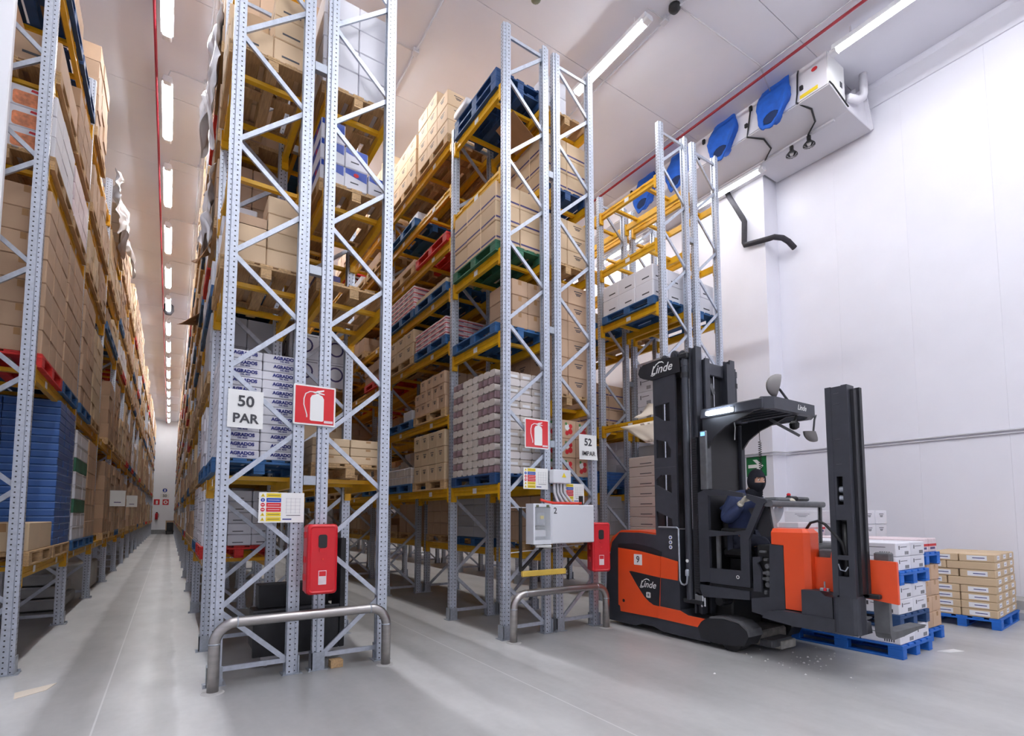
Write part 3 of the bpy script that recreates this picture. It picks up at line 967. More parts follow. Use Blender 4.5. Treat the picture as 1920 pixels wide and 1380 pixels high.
put('48', 2, 0, 0, 'blue', 'white_carton', 'white', 'rim', 2, 3, 8, .2, 'white carton with pale band', 'green-edged stack on left rack', skip=lambda i, j, k: k in (2, 5))
x, y, z = slot('48', 2, 0, 0)
for k in (2, 5):
    load(x, y, z + PZ + .2 * k, None, 'green_crate', 'greenp', 'plain', 2, 2, 1, .2, 'green crate', f'{ORD[k]} layer of white stack, left rack', cat='crate', vis='Xy', top=False)
put('48', 2, 1, 0, 'blue', 'brown_carton', 'brown', 'tape', 2, 3, 6, .27, 'brown bag-like carton', 'blue pallet, second bay of left rack', jit=.014)
put('48', 2, 0, 1, 'blue', 'brown_carton', 'brown', 'tape', 2, 3, 7, .245, 'brown carton', 'second shelf, second bay of left rack', jit=.014)
put('48', 2, 1, 1, 'wood', 'pale_brown_carton', 'kraft', 'tape', 2, 3, 6, .25, 'brown carton', 'second shelf, far half of second bay, left rack', jit=.014)

# ---- row with the 50 PAR sign
for i, j, k, o in put('50L', 0, 0, 0, 'blue', 'white_carton', 'white', 'plain', 2, 3, 12, .0885, 'flat blue-lettered white carton', 'end stack behind 50 PAR sign', lx=.70, top=True):
    if j == 0:
        lettering('AGRADOS', .044, 'blueink', (.025, -.194, .052), o, bold=.0022)
        lettering('DEL MAR', .021, 'blueink', (.025, -.194, .022), o, bold=.0006)
x, y, z = slot('50L', 0, 0, 1)
DONE.add(('50L', 0, 0, 1))
load(x, y, z, 'wood', 'tan_carton', 'tan', 'plain', 2, 3, 4, .185, 'smooth light brown carton', 'second shelf of the 50 PAR row end', skip=lambda i, j, k: (i == 0 and k >= 2), lx=.74)
load(x - .18, y + .2, z + PZ + .37, None, 'white_carton', 'white', 'line', 1, 2, 2, .22, 'small white carton', 'heaped behind the open box, 50 PAR row end', lx=.3, ly=.6, jit=.08)
# open box with its flaps up
t = thing('open_carton', 'open brown carton with raised flaps on the 50 PAR row end', 'box', (x - .17, y - .4, z + PZ + .372))
b = MB()
ox, oy, oz = x - .17, y - .4, z + PZ + .372
for (xa, xb, ya, yb) in ((-.17, -.166, -.17, .17), (.166, .17, -.17, .17), (-.17, .17, -.17, -.166), (-.17, .17, .166, .17)):
    b.box(ox + xa, ox + xb, oy + ya, oy + yb, oz, oz + .1)
b.box(ox - .17, ox + .17, oy - .17, oy + .17, oz, oz + .004)
part('carton_walls', b, 'brown', t)
part('flap', MB().prism([(oy + .17, oz + .1), (oy + .174, oz + .1), (oy + .24, oz + .25), (oy + .236, oz + .25)], 'x', ox - .17, ox + .17), 'brown', t)
none('50L', 0, 0, 2, 4)
put('50L', 0, 0, 3, 'wood', 'tan_carton', 'tan', 'line', 2, 3, 3, .25, 'red-printed light brown carton', 'top pallet of the 50 PAR row end', skip=lambda i, j, k: i == 0 and j == 0 and k > 0)
put('50L', 1, 0, 0, 'red', 'white_carton', 'white', 'line', 3, 3, 5, .132, 'small-printed white carton', 'red pallet under the 50 PAR stack')
put('50L', 1, 1, 0, 'blue', 'white_carton', 'white', 'line', 2, 3, 5, .15, 'small-printed white carton', 'blue pallet, lowest shelf of the 50 PAR row')
put('50L', 1, 0, 2, 'wood', 'grey_carton', 'grey', 'plain', 2, 2, 2, .36, 'large grey-white carton', 'shelf above the blue-lettered stack')
put('50L', 1, 0, 4, 'wood', 'brown_carton', 'brown', 'tape', 2, 3, 3, .25, 'brown carton', 'fifth shelf, second bay of 50 PAR row')
# ---- back row of the same rack
put('50R', 0, 0, 0, 'wood', 'pale_brown_carton', 'kraft', 'tape', 2, 3, 3, .09, 'flat brown tray carton', 'wooden pallet right of the extinguisher sign')
bare('50R', 0, 0, 1, 'wood', 'almost empty wooden pallet on the second shelf beside the 50 PAR row')
x, y, z = slot('50R', 0, 0, 1)
load(x - .22, y - .2, z + PZ, None, 'printed_carton', 'stripe', 'mark', 1, 1, 1, .17, 'small purple printed carton', 'alone on a wooden pallet, 50 PAR rack', lx=.26, ly=.36)
put('50R', 0, 0, 2, 'wood', 'white_carton', 'white', 'blueband', 3, 3, 3, .235, 'blue-banded white carton', 'third shelf right of the 50 PAR row', skip=lambda i, j, k: (k == 2 and i > 0) or (k == 1 and i == 2))
put('50R', 0, 0, 3, 'wood', 'white_carton', 'white', 'plain', 2, 2, 4, .27, 'large plain white carton', 'top shelf right of the 50 PAR row')
put('50R', 1, 0, 1, 'wood', 'white_carton', 'white', 'ring', 2, 2, 2, .34, 'round-emblem white carton', 'second bay right of the 50 PAR row')
put('50R', 1, 0, 0, 'wood', 'pale_brown_carton', 'kraft', 'tape', 2, 3, 3, .2, 'brown carton', 'second bay right of the extinguisher sign', ragged=1)
none('50R', 1, 0, 3, 4)

# ---- row with the roll packs
x, y, z = slot('52L', 0, 0, 0)
DONE.add(('52L', 0, 0, 0))
pallet(x, y, z, 'navy', 'weathered blue pallet under the tall stack of roll packs')
z += PZ
nx, ny, nz, h, lx, ly = 4, 8, 14, .096, .78, 1.16
dx, dy = lx / nx, ly / ny
rp = MB().prism(rrect(-dy/2 + .002, dy/2 - .002, .002, h - .002, .035, 3), 'x', -dx/2, dx/2 - .003).mesh('roll_pack', 'tissue')
mp = MB().cbox(-dx/2, dx/2 - .003, -dy/2 + .001, dy/2 - .001, .001, h - .001, .012).mesh('roll_pack', 'maroon')
ep = MB().prism(rrect(-dx/2 + .002, dx/2 - .002, .002, h - .002, .022, 3), 'y', -dy/2, dy/2 - .002).mesh('roll_pack', 'tissuew')
ep2 = MB().cbox(-dx/2 + .002, dx/2 - .002, -dy/2, dy/2 - .002, .001, h - .001, .012)
ep2.box(-dx*.3, dx*.3, -dy/2 - .0012, -dy/2, h*.2, h*.55, 1)
ep2 = ep2.mesh('roll_pack', ['tissue', 'label'])
for k in range(nz):
    for i in range(nx):
        for j in range(ny):
            if not (i == 0 or j == 0):
                continue
            if j == 0 and i > 0:
                me, w = (ep, 'plain white end of roll pack') if k % 2 == 0 else (ep2, 'labelled end of roll pack')
            elif k % 2 == 0 and j < 3:
                me, w = mp, 'maroon printed roll pack'
            elif k % 2 == 1 and j > 5:
                me, w = mp, 'maroon printed roll pack'
            else:
                me, w = rp, 'beige round-ended roll pack'
            o = obj('roll_pack', me, None, (x - lx/2 + dx*(i+.5) + rng.uniform(-.004, .004), y - ly/2 + dy*(j+.5), z + h*k), 0)
            rw = 'top layer' if k == nz - 1 else ORD[k] + ' layer'
            tag(o, f'{w}, {rw}, ' + (f'{"first" if i == 0 else ORD[i]} across the end of the tall stack' if j == 0 else f'{ORD[j]} along the aisle side of the tall stack'), 'pack', 'roll packs of the tall stack')
put('52L', 0, 0, 1, 'blue', 'brown_carton', 'brown', 'tape', 3, 2, 3, .22, 'brown carton', 'blue pallet above the roll packs', skip=lambda i, j, k: i == 0 or (j == 1 and k == 2), vis='xy')
x, y, z = slot('52L', 0, 0, 1)
load(x + .02, y - .28, z + PZ, None, 'brown_carton', 'brown', 'tape', 1, 1, 2, .3, 'tall brown carton', 'end of the blue pallet above roll packs', lx=.26, ly=.5)
put('52L', 0, 0, 2, 'green', 'striped_carton', 'tan', 'stripe', 2, 3, 3, .275, 'purple-striped tan carton', 'green pallet above the roll packs', jit=.012)
none('52L', 0, 0, 3)
x, y, z = slot('52L', 0, 0, 4)
DONE.add(('52L', 0, 0, 4))
pallet(x, y, z, 'navy', 'lower of two dark blue pallets on the top shelf of the roll pack row')
pallet(x + .01, y + .01, z + .146, 'navy', 'upper of two dark blue pallets on the top shelf of the roll pack row')
whole('cardboard_sheet', MB().prism([(x - .06, z - .12), (x - .05, z - .12), (x + .30, z - .35), (x + .29, z - .35)], 'y', y - .5, y - .05), 'chip', 'bent brown cardboard sheet hanging under the dark blue pallets', 'sheet', (x, y, z - .3))
whole('film_bundle', MB().prism(rrect(y + .15, y + .58, z + .295, z + .40, .05, 4), 'x', x - .42, x - .1), 'film', 'white film bundle lying on the dark blue pallets', 'film', (x, y, z + .29), smooth=True)
K = 'roll pack row'
put('52L', 1, 0, 0, 'wood', 'pale_brown_carton', 'kraft', 'mark', 2, 4, 3, .255, 'dark-printed light brown carton', 'pallet left of the roll packs')
put('52L', 1, 1, 0, 'blue', 'jar_tray', 'tissue', 'rim', 2, 8, 2, .14, 'beige tray of jars', 'blue pallet, second bay of ' + K, cat='tray')
put('52L', 1, 0, 1, 'wood', 'brown_carton', 'brown', 'mark', 2, 5, 3, .19, 'brown printed pack', 'second shelf, second bay of ' + K, ragged=1, jit=.015)
put('52L', 1, 1, 1, 'blue', 'white_carton', 'grey', 'plain', 2, 3, 1, .17, 'grey-white carton', 'second shelf, second bay of ' + K, skip=lambda i, j, k: j != 0)
put('52L', 1, 0, 2, 'blue', 'printed_carton', 'pinkpack', 'redends', 2, 4, 4, .075, 'flat white-red pack', 'third shelf, second bay of ' + K, cat='pack')
put('52L', 1, 1, 2, 'wood', 'pale_brown_carton', 'kraft', 'mark', 2, 3, 2, .24, 'light brown carton', 'third shelf, second bay of ' + K)
put('52L', 1, 0, 3, 'blue', 'pale_brown_carton', 'kraft', 'tape', 2, 3, 1, .08, 'flat beige carton', 'fourth shelf, second bay of ' + K)
put('52L', 1, 1, 3, 'blue', 'printed_carton', 'pinkpack', 'redends', 2, 5, 5, .085, 'flat white-red pack', 'fourth shelf, second bay of ' + K, cat='pack')
bare('52L', 1, 0, 4, 'red', 'empty red pallet in the second bay of the roll pack row')
put('52L', 1, 1, 4, 'wood', 'brown_carton', 'brown', 'tape', 2, 3, 1, .1, 'flat brown carton', 'fifth shelf, second bay of ' + K)
bare('52L', 1, 1, 5, 'blue', 'nearly empty blue pallet on the sixth shelf of the roll pack row')
x, y, z = slot('52L', 1, 1, 5)
load(x - .1, y - .3, z + PZ, None, 'white_carton', 'white', 'tape', 1, 1, 1, .2, 'single white carton', 'blue pallet on the sixth shelf', lx=.4, ly=.4)
none('52L', 1, 0, 5)
put('52L', 1, 0, 6, 'wood', 'tan_carton', 'tan', 'mark', 2, 3, 4, .25, 'tan carton', 'top shelf, near half of second bay, ' + K, skip=lambda i, j, k: k == 3 and j == 0)
put('52L', 1, 1, 6, 'wood', 'tan_carton', 'tan', 'mark', 2, 3, 3, .27, 'tan carton', 'top shelf, far half of second bay, ' + K)
put('52L', 2, 0, 0, 'blue', 'jar_tray', 'white', 'rim', 2, 6, 2, .12, 'white tray of jars', 'blue pallet, third bay of ' + K, cat='tray')
# ---- row with the 52 IMPAR sign
K = '52 IMPAR row end'
put('52R', 0, 0, 0, 'wood', 'brown_carton', 'brown', 'tape', 2, 3, 3, .21, 'brown carton', 'lowest shelf behind the white cabinet')
put('52R', 0, 0, 1, 'blue', 'picture_carton', 'brown', 'berry', 3, 3, 3, .265, 'berry-printed brown carton', K)
put('52R', 0, 0, 2, 'wood', 'brown_carton', 'brown', 'mark', 2, 3, 6, .268, 'large brown carton', 'tall stack of the ' + K)
put('52R', 0, 0, 3, 'wood', 'tan_carton', 'tan', 'mark', 2, 3, 3, .225, 'dark-printed tan carton', 'third pallet of the ' + K)
put('52R', 0, 0, 4, 'navy', 'striped_carton', 'tan', 'stripe', 2, 3, 3, .255, 'purple-striped tan carton', 'fourth pallet of the ' + K)
put('52R', 0, 0, 5, 'wood', 'white_carton', 'white', 'line', 2, 3, 2, .24, 'white carton', 'top pallet of the ' + K, skip=lambda i, j, k: (i == 1 and k == 1) or (j == 0 and i == 1))
put('52R', 1, 0, 0, 'blue', 'white_carton', 'grey', 'plain', 2, 2, 4, .18, 'large grey carton', 'lowest shelf under the roll packs', vis='xy')
put('52R', 1, 1, 0, 'wood', 'brown_carton', 'brown', 'tape', 2, 4, 3, .22, 'brown carton', 'lowest shelf, second bay of 52 IMPAR row')
# ---- rows behind the truck
x, y, z = slot('54L', 0, 0, 0)
z = 1.0
DONE.add(('54L', 0, 0, 0))
K = 'rack left of the truck mast'
load(x - .02, 6.05 - .27, 1.0, None, 'white_carton', 'kraft', 'line', 2, 1, 1, .15, 'pale flat carton', 'under the pale pile, ' + K, lx=.74, ly=.62)
load(x - .02, 6.05 - .27, 1.15, None, 'white_carton', 'palepile', 'line', 2, 1, 8, .165, 'pale flat carton', 'tall pale pile, ' + K, lx=.74, ly=.62)
none('54L', 0, 0, 1, 3, 4)
none('54R', 0, 0, 3, 4)
put('54L', 0, 0, 2, 'blue', 'white_carton', 'white', 'line', 2, 3, 2, .27, 'white carton', 'blue pallet high above the truck mast')
put('54R', 0, 0, 2, 'blue', 'white_carton', 'white', 'line', 2, 3, 2, .27, 'white carton', 'blue pallet of the row nearest the right wall')
put('54R', 0, 0, 1, 'blue', 'white_carton', 'white', 'barcode', 2, 3, 4, .28, 'grey-printed white carton', 'above the mast, row nearest the right wall')
put('54R', 0, 0, 0, 'wood', 'white_carton', 'grey', 'plain', 2, 3, 3, .25, 'grey carton', 'behind the truck mast')
put('54L', 1, 0, 2, 'wood', 'striped_carton', 'brown', 'stripe', 2, 3, 3, .24, 'purple-striped brown carton', 'second bay beside the truck mast')
put('54L', 1, 0, 1, 'blue', 'plastic_tray', 'bluetray', 'rim', 2, 4, 5, .055, 'blue shallow tray', 'second bay beside the truck mast', cat='tray')
put('54L', 1, 0, 3, 'blue', 'pale_brown_carton', 'kraft', 'tape', 2, 3, 1, .2, 'light brown carton', 'fourth shelf beside the truck mast')
put('54L', 1, 0, 0, 'wood', 'white_carton', 'grey', 'plain', 2, 3, 3, .24, 'grey carton', 'lowest shelf, second bay beside the truck')
none('54L', 1, 0, 4, 5)
none('54L', 1, 1, 4, 5)
none('54R', 1, 0, 4, 5)
none('54R', 1, 1, 4, 5)
# paper sheets over the shelf left of the mast
def sheet(name, corners, n, amp, m, label, cat, seed=1, thick=.004):
    r2 = random.Random(seed)
    a, b_, c, d = [Vector(p) for p in corners]
    nrm = (b_ - a).cross(d - a).normalized()
    vs, fs = [], []
    for i in range(n + 1):
        for j in range(n + 1):
            u, v = i / n, j / n
            p = a * (1-u)*(1-v) + b_ * u*(1-v) + c * u*v + d * (1-u)*v
            jt = .5 if n > 10 else .15
            p = p + nrm * (amp * math.sin(u * 9.1 + seed) * math.sin(v * 6.7 + seed * .7) * .6 + r2.uniform(-jt, jt) * amp)
            if n > 10:
                p = p + (b_ - a) * r2.uniform(-.035, .035) + (d - a) * (r2.uniform(-.03, .03) + (.16 * math.sin(u * 11 + seed) * v))
            vs.append(p)
    for i in range(n):
        for j in range(n):
            q = i*(n+1) + j
            fs.append((q, q+1, q+n+2, q+n+1))
    m2 = len(vs)
    vs += [p + nrm * thick for p in vs]
    fs += [tuple(m2 + q for q in reversed(f)) for f in fs]
    edge = [i for i in range(n)] + [n + i*(n+1) for i in range(n)] + [(n+1)*n + n - i for i in range(n)] + [(n+1)*(n - i) for i in range(n)]
    for q in range(len(edge)):
        e0, e1 = edge[q], edge[(q+1) % len(edge)]
        fs.append((e0, e1, e1 + m2, e0 + m2))
    b = MB().add(vs, fs)
    o = whole(name, b, m, label, cat, tuple(a), smooth=True)
    if n > 10:
        md = o.modifiers.new('smooth', 'SUBSURF')
        md.levels = 2
        md.render_levels = 2
    return o
sheet('paper_sheet', [(6.44, 5.95, 3.12), (6.44, 5.42, 3.12), (6.8, 5.5, 3.42), (6.75, 5.9, 3.40)], 6, .03, 'paper', 'cream paper sheet rising from the shelf left of the mast', 'sheet', 2)
sheet('paper_sheet', [(6.405, 6.25, 3.02), (6.405, 5.42, 3.02), (6.30, 5.42, 2.66), (6.33, 5.62, 2.68)], 6, .03, 'paper', 'cream paper sheet hanging from the shelf left of the mast', 'sheet', 4)

# ---- everything deeper in the aisles: bulk loads
def island_mat(name, src, var):
    m = M[src].copy()
    m.name = name
    nt = m.node_tree
    b = nt.nodes['Principled BSDF']
    old = b.inputs['Base Color'].links[0].from_socket
    g = nt.nodes.new('ShaderNodeNewGeometry')
    mr = nt.nodes.new('ShaderNodeMapRange')
    mr.inputs[3].default_value = 1 - var
    mr.inputs[4].default_value = 1 + var
    nt.links.new(g.outputs['Random Per Island'], mr.inputs[0])
    mx = nt.nodes.new('ShaderNodeVectorMath')
    mx.operation = 'SCALE'
    nt.links.new(old, mx.inputs[0])
    nt.links.new(mr.outputs[0], mx.inputs['Scale'])
    nt.links.new(mx.outputs[0], b.inputs['Base Color'])
    M[name] = m
for nm, src in (('bulk_brown', 'brown'), ('bulk_kraft', 'kraft'), ('bulk_white', 'white'), ('bulk_dark', 'dcard')):
    island_mat(nm, src, .13)
BULK = {k: MB() for k in ('bulk_brown', 'bulk_kraft', 'bulk_white', 'bulk_dark', 'wood', 'bluep', 'redp', 'film')}
def bulk_pallet(xc, yc, z, m):
    b = BULK[m]
    b.box(xc - .4, xc + .4, yc - .6, yc + .6, z + .1, z + .144)
    for u in (-.35, 0, .35):
        b.box(xc + u - .05, xc + u + .05, yc - .6, yc + .6, z, z + .022)
        for w in (-.53, 0, .53):
            b.box(xc + u - .05, xc + u + .05, yc + w - .07, yc + w + .07, z + .022, z + .1)
r3 = random.Random(21)
for key, R in ROWS.items():
    for i in range(R['first'], len(FY) - 1):
        lv = R['lv0'] if i == 0 else R['lv']
        for li, z in enumerate(lv):
            gap = (lv[li + 1] if li + 1 < len(lv) else 9.0) - z
            for q in ((0,) if i == 0 else (0, 1)):
                if (key, i, q, li) in DONE:
                    continue
                u = r3.random()
                empty = .08
                if key.startswith('54'):
                    empty = .75 if z > 5.5 else .25
                if key in ('50R', '52L') and i < 4:
                    empty = .2
                if u < empty or (i == 0):
                    continue
                xc, yc, zz = slot(key, i, q, li)
                bulk_pallet(xc, yc, zz, r3.choice(['wood'] * 8 + ['bluep'] * 2 + ['redp']))
                zt = zz + PZ
                nx, ny = r3.choice([(2, 3), (2, 3), (2, 4), (2, 2), (3, 4)])
                h = r3.choice([.15, .19, .22, .26, .3])
                hmax = min(gap - .3, 1.75) * r3.choice([1, 1, .9, .75, .55])
                nz = max(1, int(hmax / h))
                mm = r3.choice(['bulk_brown'] * 5 + ['bulk_kraft'] * 3 + ['bulk_white'] * 2 + ['bulk_dark'] * 2)
                dx, dy = .78 / nx, 1.16 / ny
                for k in range(nz):
                    for a in range(nx):
                        for c in range(ny):
                            sd = (a == nx - 1) if key == '48' else (a == 0)
                            if not (sd or c == 0 or k == nz - 1):
                                continue
                            if k == nz - 1 and r3.random() < .18:
                                continue
                            ox = xc - .39 + dx * a + r3.uniform(-.012, .012)
                            oy = yc - .58 + dy * c + r3.uniform(-.008, .008)
                            BULK[mm].box(ox + .003, ox + dx - .003, oy + .003, oy + dy - .003, zt + h * k, zt + h * (k + 1) - .003)
for k, nm, lb in (('bulk_brown', 'stacked_cartons', 'brown cartons stacked deep along the rack aisles'), ('bulk_kraft', 'stacked_cartons', 'pale brown cartons stacked deep along the rack aisles'), ('bulk_white', 'stacked_cartons', 'white cartons stacked deep along the rack aisles'),
                  ('bulk_dark', 'stacked_cartons', 'dark brown cartons stacked deep along the rack aisles'), ('wood', 'stacked_pallets', 'wooden pallets deep along the rack aisles'), ('bluep', 'stacked_pallets', 'blue pallets deep along the rack aisles'), ('redp', 'stacked_pallets', 'red pallets deep along the rack aisles')):
    o = obj(nm, BULK[k].mesh(nm, k), kind='stuff', label=lb)
# loose stretch film and flaps on the aisle faces
sheet('stretch_film', [(-1.13, 12.1, 8.25), (-1.10, 14.6, 8.45), (-.98, 14.5, 7.2), (-1.02, 12.5, 7.1)], 18, .16, 'film', 'crumpled white film hanging off the top shelf of the left rack', 'film', 3)
sheet('stretch_film', [(.29, 6.9, 7.9), (.24, 8.2, 8.0), (.17, 8.0, 6.6), (.24, 7.0, 6.3)], 18, .11, 'film', 'crumpled white film on the upper aisle side of the 50 PAR row', 'film', 6)
sheet('stretch_film', [(.29, 7.1, 5.9), (.27, 8.0, 5.9), (.19, 7.9, 5.0), (.26, 7.2, 4.9)], 16, .09, 'film', 'white film hanging at mid height on the 50 PAR row', 'film', 8)
sheet('cardboard_flap', [(.30, 7.2, 4.9), (.30, 7.6, 4.9), (.10, 7.5, 4.72), (.16, 7.25, 4.6)], 3, .01, 'chip', 'brown cardboard flap sticking into the left aisle from 50 PAR row', 'flap', 9)
sheet('cardboard_flap', [(.30, 10.2, 5.0), (.30, 10.9, 5.0), (-.02, 10.6, 4.86), (.05, 10.3, 4.8)], 3, .01, 'chip', 'farther brown cardboard flap sticking into the left aisle', 'flap', 10)

# ------------------------------------------------------------------ cooler under the ceiling
cy0, cy1 = 3.84, 9.9
t = thing('ceiling_cooler', 'long white cooling unit under the ceiling with blue fabric socks along its face', 'cooler', (9.0, cy0, 8.6))
part('casing', MB().prism([(9.0, CZ - .002), (8.98, 8.8), (9.62, 8.66), (9.62, CZ - .002)], 'y', cy0 + .012, cy1), 'acwhite', t)
part('end_panel', MB().prism([(9.01, CZ - .02), (9.0, 8.82), (9.60, 8.70), (9.58, CZ - .02)], 'y', cy0, cy0 + .012), 'signwhite', t)
part('hood', MB().prism([(9.66, 8.62), (9.64, 8.76), (10.08, 9.26), (10.09, 9.26), (10.09, 8.62)], 'y', cy0 + .02, cy1), 'acgrey', t)
part('hood_end', MB().prism([(9.66, 8.62), (9.64, 8.76), (10.2, 9.26), (XW - .25, 9.16), (XW - .04, 8.64)], 'y', cy0 + .005, cy0 + .02), 'acwhite', t)
part('hood_top', MB().prism([(10.2, 9.26), (10.2, 9.235), (XW - .26, 9.14), (XW - .05, 8.64), (XW - .03, 8.64), (XW - .25, 9.16)], 'y', cy0 - .06, 5.6), 'acwhite', t)
part('drip_tray', MB().prism([(8.985, 8.79), (9.66, 8.64), (XW - .04, 8.64), (XW - .04, 8.62), (9.66, 8.61), (8.985, 8.77)], 'y', cy0 - .02, 5.6), 'acgrey', t)
part('drip_tray', MB().prism([(8.985, 8.79), (9.66, 8.64), (XP - .01, 8.64), (XP - .01, 8.62), (9.66, 8.61), (8.985, 8.77)], 'y', 5.6, cy1), 'acgrey', t)
part('edge_rail', MB().box(9.63, 9.69, cy0 + .22, cy1, 8.575, 8.61), 'conduit', t)
part('warning_sticker', MB().prism([(4.0, 8.83), (4.0, 8.89), (4.3, 8.89), (4.3, 8.83)], 'x', 8.972, 8.98), 'signyellow', t, label='yellow warning sticker')
part('maker_badge', MB().prism([(4.05 + .05*math.cos(a*PI/8), 9.22 + .035*math.sin(a*PI/8)) for a in range(16)], 'x', 8.985, 8.995), 'redink', t)
part('vent_slot', MB().box(9.42, 9.5, cy0 - .004, cy0, 8.95, 9.05), 'greyink', t)
part('drain_pipe', MB().tube([(10.05, cy0 - .12, CZ), (10.05, cy0 - .12, 9.05), (10.03, cy0 - .11, 8.96), (9.9, cy0 - .08, 8.87), (9.66, cy0 - .03, 8.84)], .065, 10), 'acwhite', t, smooth=True)
part('edge_cable', MB().tube([(9.0, cy0 - .015, 8.83), (9.1, cy0 - .02, 8.82), (9.66, cy0 - .02, 8.68)], .012, 5), 'black', t)
for q, (yc, zc) in enumerate(((4.74, 9.1), (5.78, 9.09), (6.85, 9.08), (7.8, 9.08))):
    rr = random.Random(q)
    rings, n = [], 30
    for (dx_, dz_, ra, rb) in ((.02, .03, .43, .27), (-.05, .05, .46, .30), (-.12, .02, .45, .30), (-.17, -.06, .42, .28), (-.20, -.16, .37, .25), (-.20, -.26, .32, .21), (-.215, -.31, .24, .175), (-.205, -.36, .14, .14), (-.19, -.37, .10, .13)):
        ring = []
        for a in range(n):
            th = 2 * PI * a / n
            pl = 1 + .07 * math.sin(6 * th + q) + rr.uniform(-.025, .025)
            up = max(0, math.sin(th))
            ring.append((9.0 + dx_ + .10 * up * (dx_ < -.1), yc + rb * math.cos(th) * pl - .04 * math.sin(th), zc + dz_ + ra * math.sin(th) * pl * (1 - .22 * up * (dx_ < -.15))))
        rings.append(ring)
    tilt_ring = rings
    vs = [p for r_ in rings for p in r_]
    fs = [(i*n + a, i*n + (a+1) % n, (i+1)*n + (a+1) % n, (i+1)*n + a) for i in range(len(rings)-1) for a in range(n)]
    s_ = part('air_sock', MB().add(vs, fs), 'sock', t, label='blue fabric air sock', smooth=True)
    md = s_.modifiers.new('thick', 'SOLIDIFY')
    md.thickness = .012
    obj('sock_opening_shade', MB().add([(x_ - 9.0, y_ - cy0, z_ - 8.6) for x_, y_, z_ in [(9.0 - .205, yc + .14 * math.cos(2*PI*a/12), zc - .38 + .10 * math.sin(2*PI*a/12)) for a in range(12)] + [(9.0 - .17, yc + .14 * math.cos(2*PI*a/12), zc - .36 + .10 * math.sin(2*PI*a/12)) for a in range(12)]],
        [tuple(range(12)), tuple(range(23, 11, -1))] + [(a, (a+1) % 12, 12 + (a+1) % 12, 12 + a) for a in range(12)]).mesh('sock_opening_shade', 'sockshade'), s_)  # solid dark disc stands in for the shade inside the sock
    part('sock_clamp', MB().cbox(8.95, 9.0, yc - .50, yc - .44, zc - .12, zc - .04, .01), 'black', t)
    part('sock_clamp', MB().cbox(8.95, 9.0, yc + .44, yc + .50, zc + .14, zc + .24, .01), 'black', t)
COOLER = t
def cable(pts):
    part('power_cable', MB().tube(pts, .016, 6), 'black', COOLER, smooth=True)
cable([(8.99, 4.32, 9.38), (8.96, 4.32, 9.3), (8.95, 4.33, 8.95), (8.96, 4.36, 8.80), (9.2, 4.22, 8.70), (9.45, 4.28, 8.62), (9.63, 4.5, 8.58)])
cable([(8.97, 5.22, 9.33), (8.94, 5.2, 9.2), (8.95, 5.25, 8.95), (8.97, 5.3, 8.77), (9.2, 5.1, 8.7), (9.45, 5.1, 8.62), (9.62, 5.32, 8.58)])
for (y_, r_, lb) in ((4.82, .5, 'small caged clamp lamp under the cooler edge, farther one'), (4.50, -.3, 'small caged clamp lamp under the cooler edge, nearer one')):
    t = thing('clamp_lamp', lb, 'lamp', (9.66, y_, 8.575))
    part('clamp', MB().box(9.64, 9.68, y_ - .03, y_ + .03, 8.5, 8.60), 'black', t)
    part('reflector', MB().lathe([(.03, 8.50), (.05, 8.47), (.10, 8.41), (.105, 8.39), (.09, 8.39), (.03, 8.46)], (9.66, y_, 0), n=14), 'black', t, smooth=True)
    part('bulb', MB().lathe([(.02, 8.46), (.04, 8.43), (.03, 8.40)], (9.66, y_, 0), n=10), 'signwhite', t, smooth=True)
    g = MB()
    for a in range(4):
        th = a * PI / 4
        g.tube([(9.66 + .1*math.cos(th), y_ + .1*math.sin(th), 8.40), (9.66 + .05*math.cos(th), y_ + .05*math.sin(th), 8.355), (9.66 - .05*math.cos(th), y_ - .05*math.sin(th), 8.355), (9.66 - .1*math.cos(th), y_ - .1*math.sin(th), 8.40)], .004, 4)
    part('wire_guard', g, 'conduit', t)
pipe('insulated_pipe', [(10.0, 6.4, 8.607), (10.0, 6.36, 8.5), (10.0, 6.06, 7.86), (10.0, 6.03, 7.78), (10.0, 6.05, 7.32), (10.0, 6.03, 7.26), (10.0, 5.97, 7.25), (10.0, 5.5, 7.16), (10.02, 5.42, 7.16), (10.2, 5.34, 7.16), (10.35, 5.30, 7.11), (10.5, 5.26, 7.0)], .055, 'foam', 'black insulated pipe bending down the right wall below the cooler', 'pipe', 10)
# exit sign on the wall
t = thing('exit_sign', 'green arrow sign on the right wall beside the truck cab', 'sign', (XP, 6.0, 2.3))
part('sign_plate', MB().box(XP - .012, XP - .001, 5.79, 6.22, 2.31, 2.74), 'signgreen', t)
part('arrow', MB().prism([(6.18, 2.49), (6.18, 2.56), (5.98, 2.56), (6.08, 2.66), (5.99, 2.66), (5.85, 2.525), (5.99, 2.39), (6.08, 2.39), (5.98, 2.49)], 'x', XP - .016, XP - .011), 'signwhite', t)

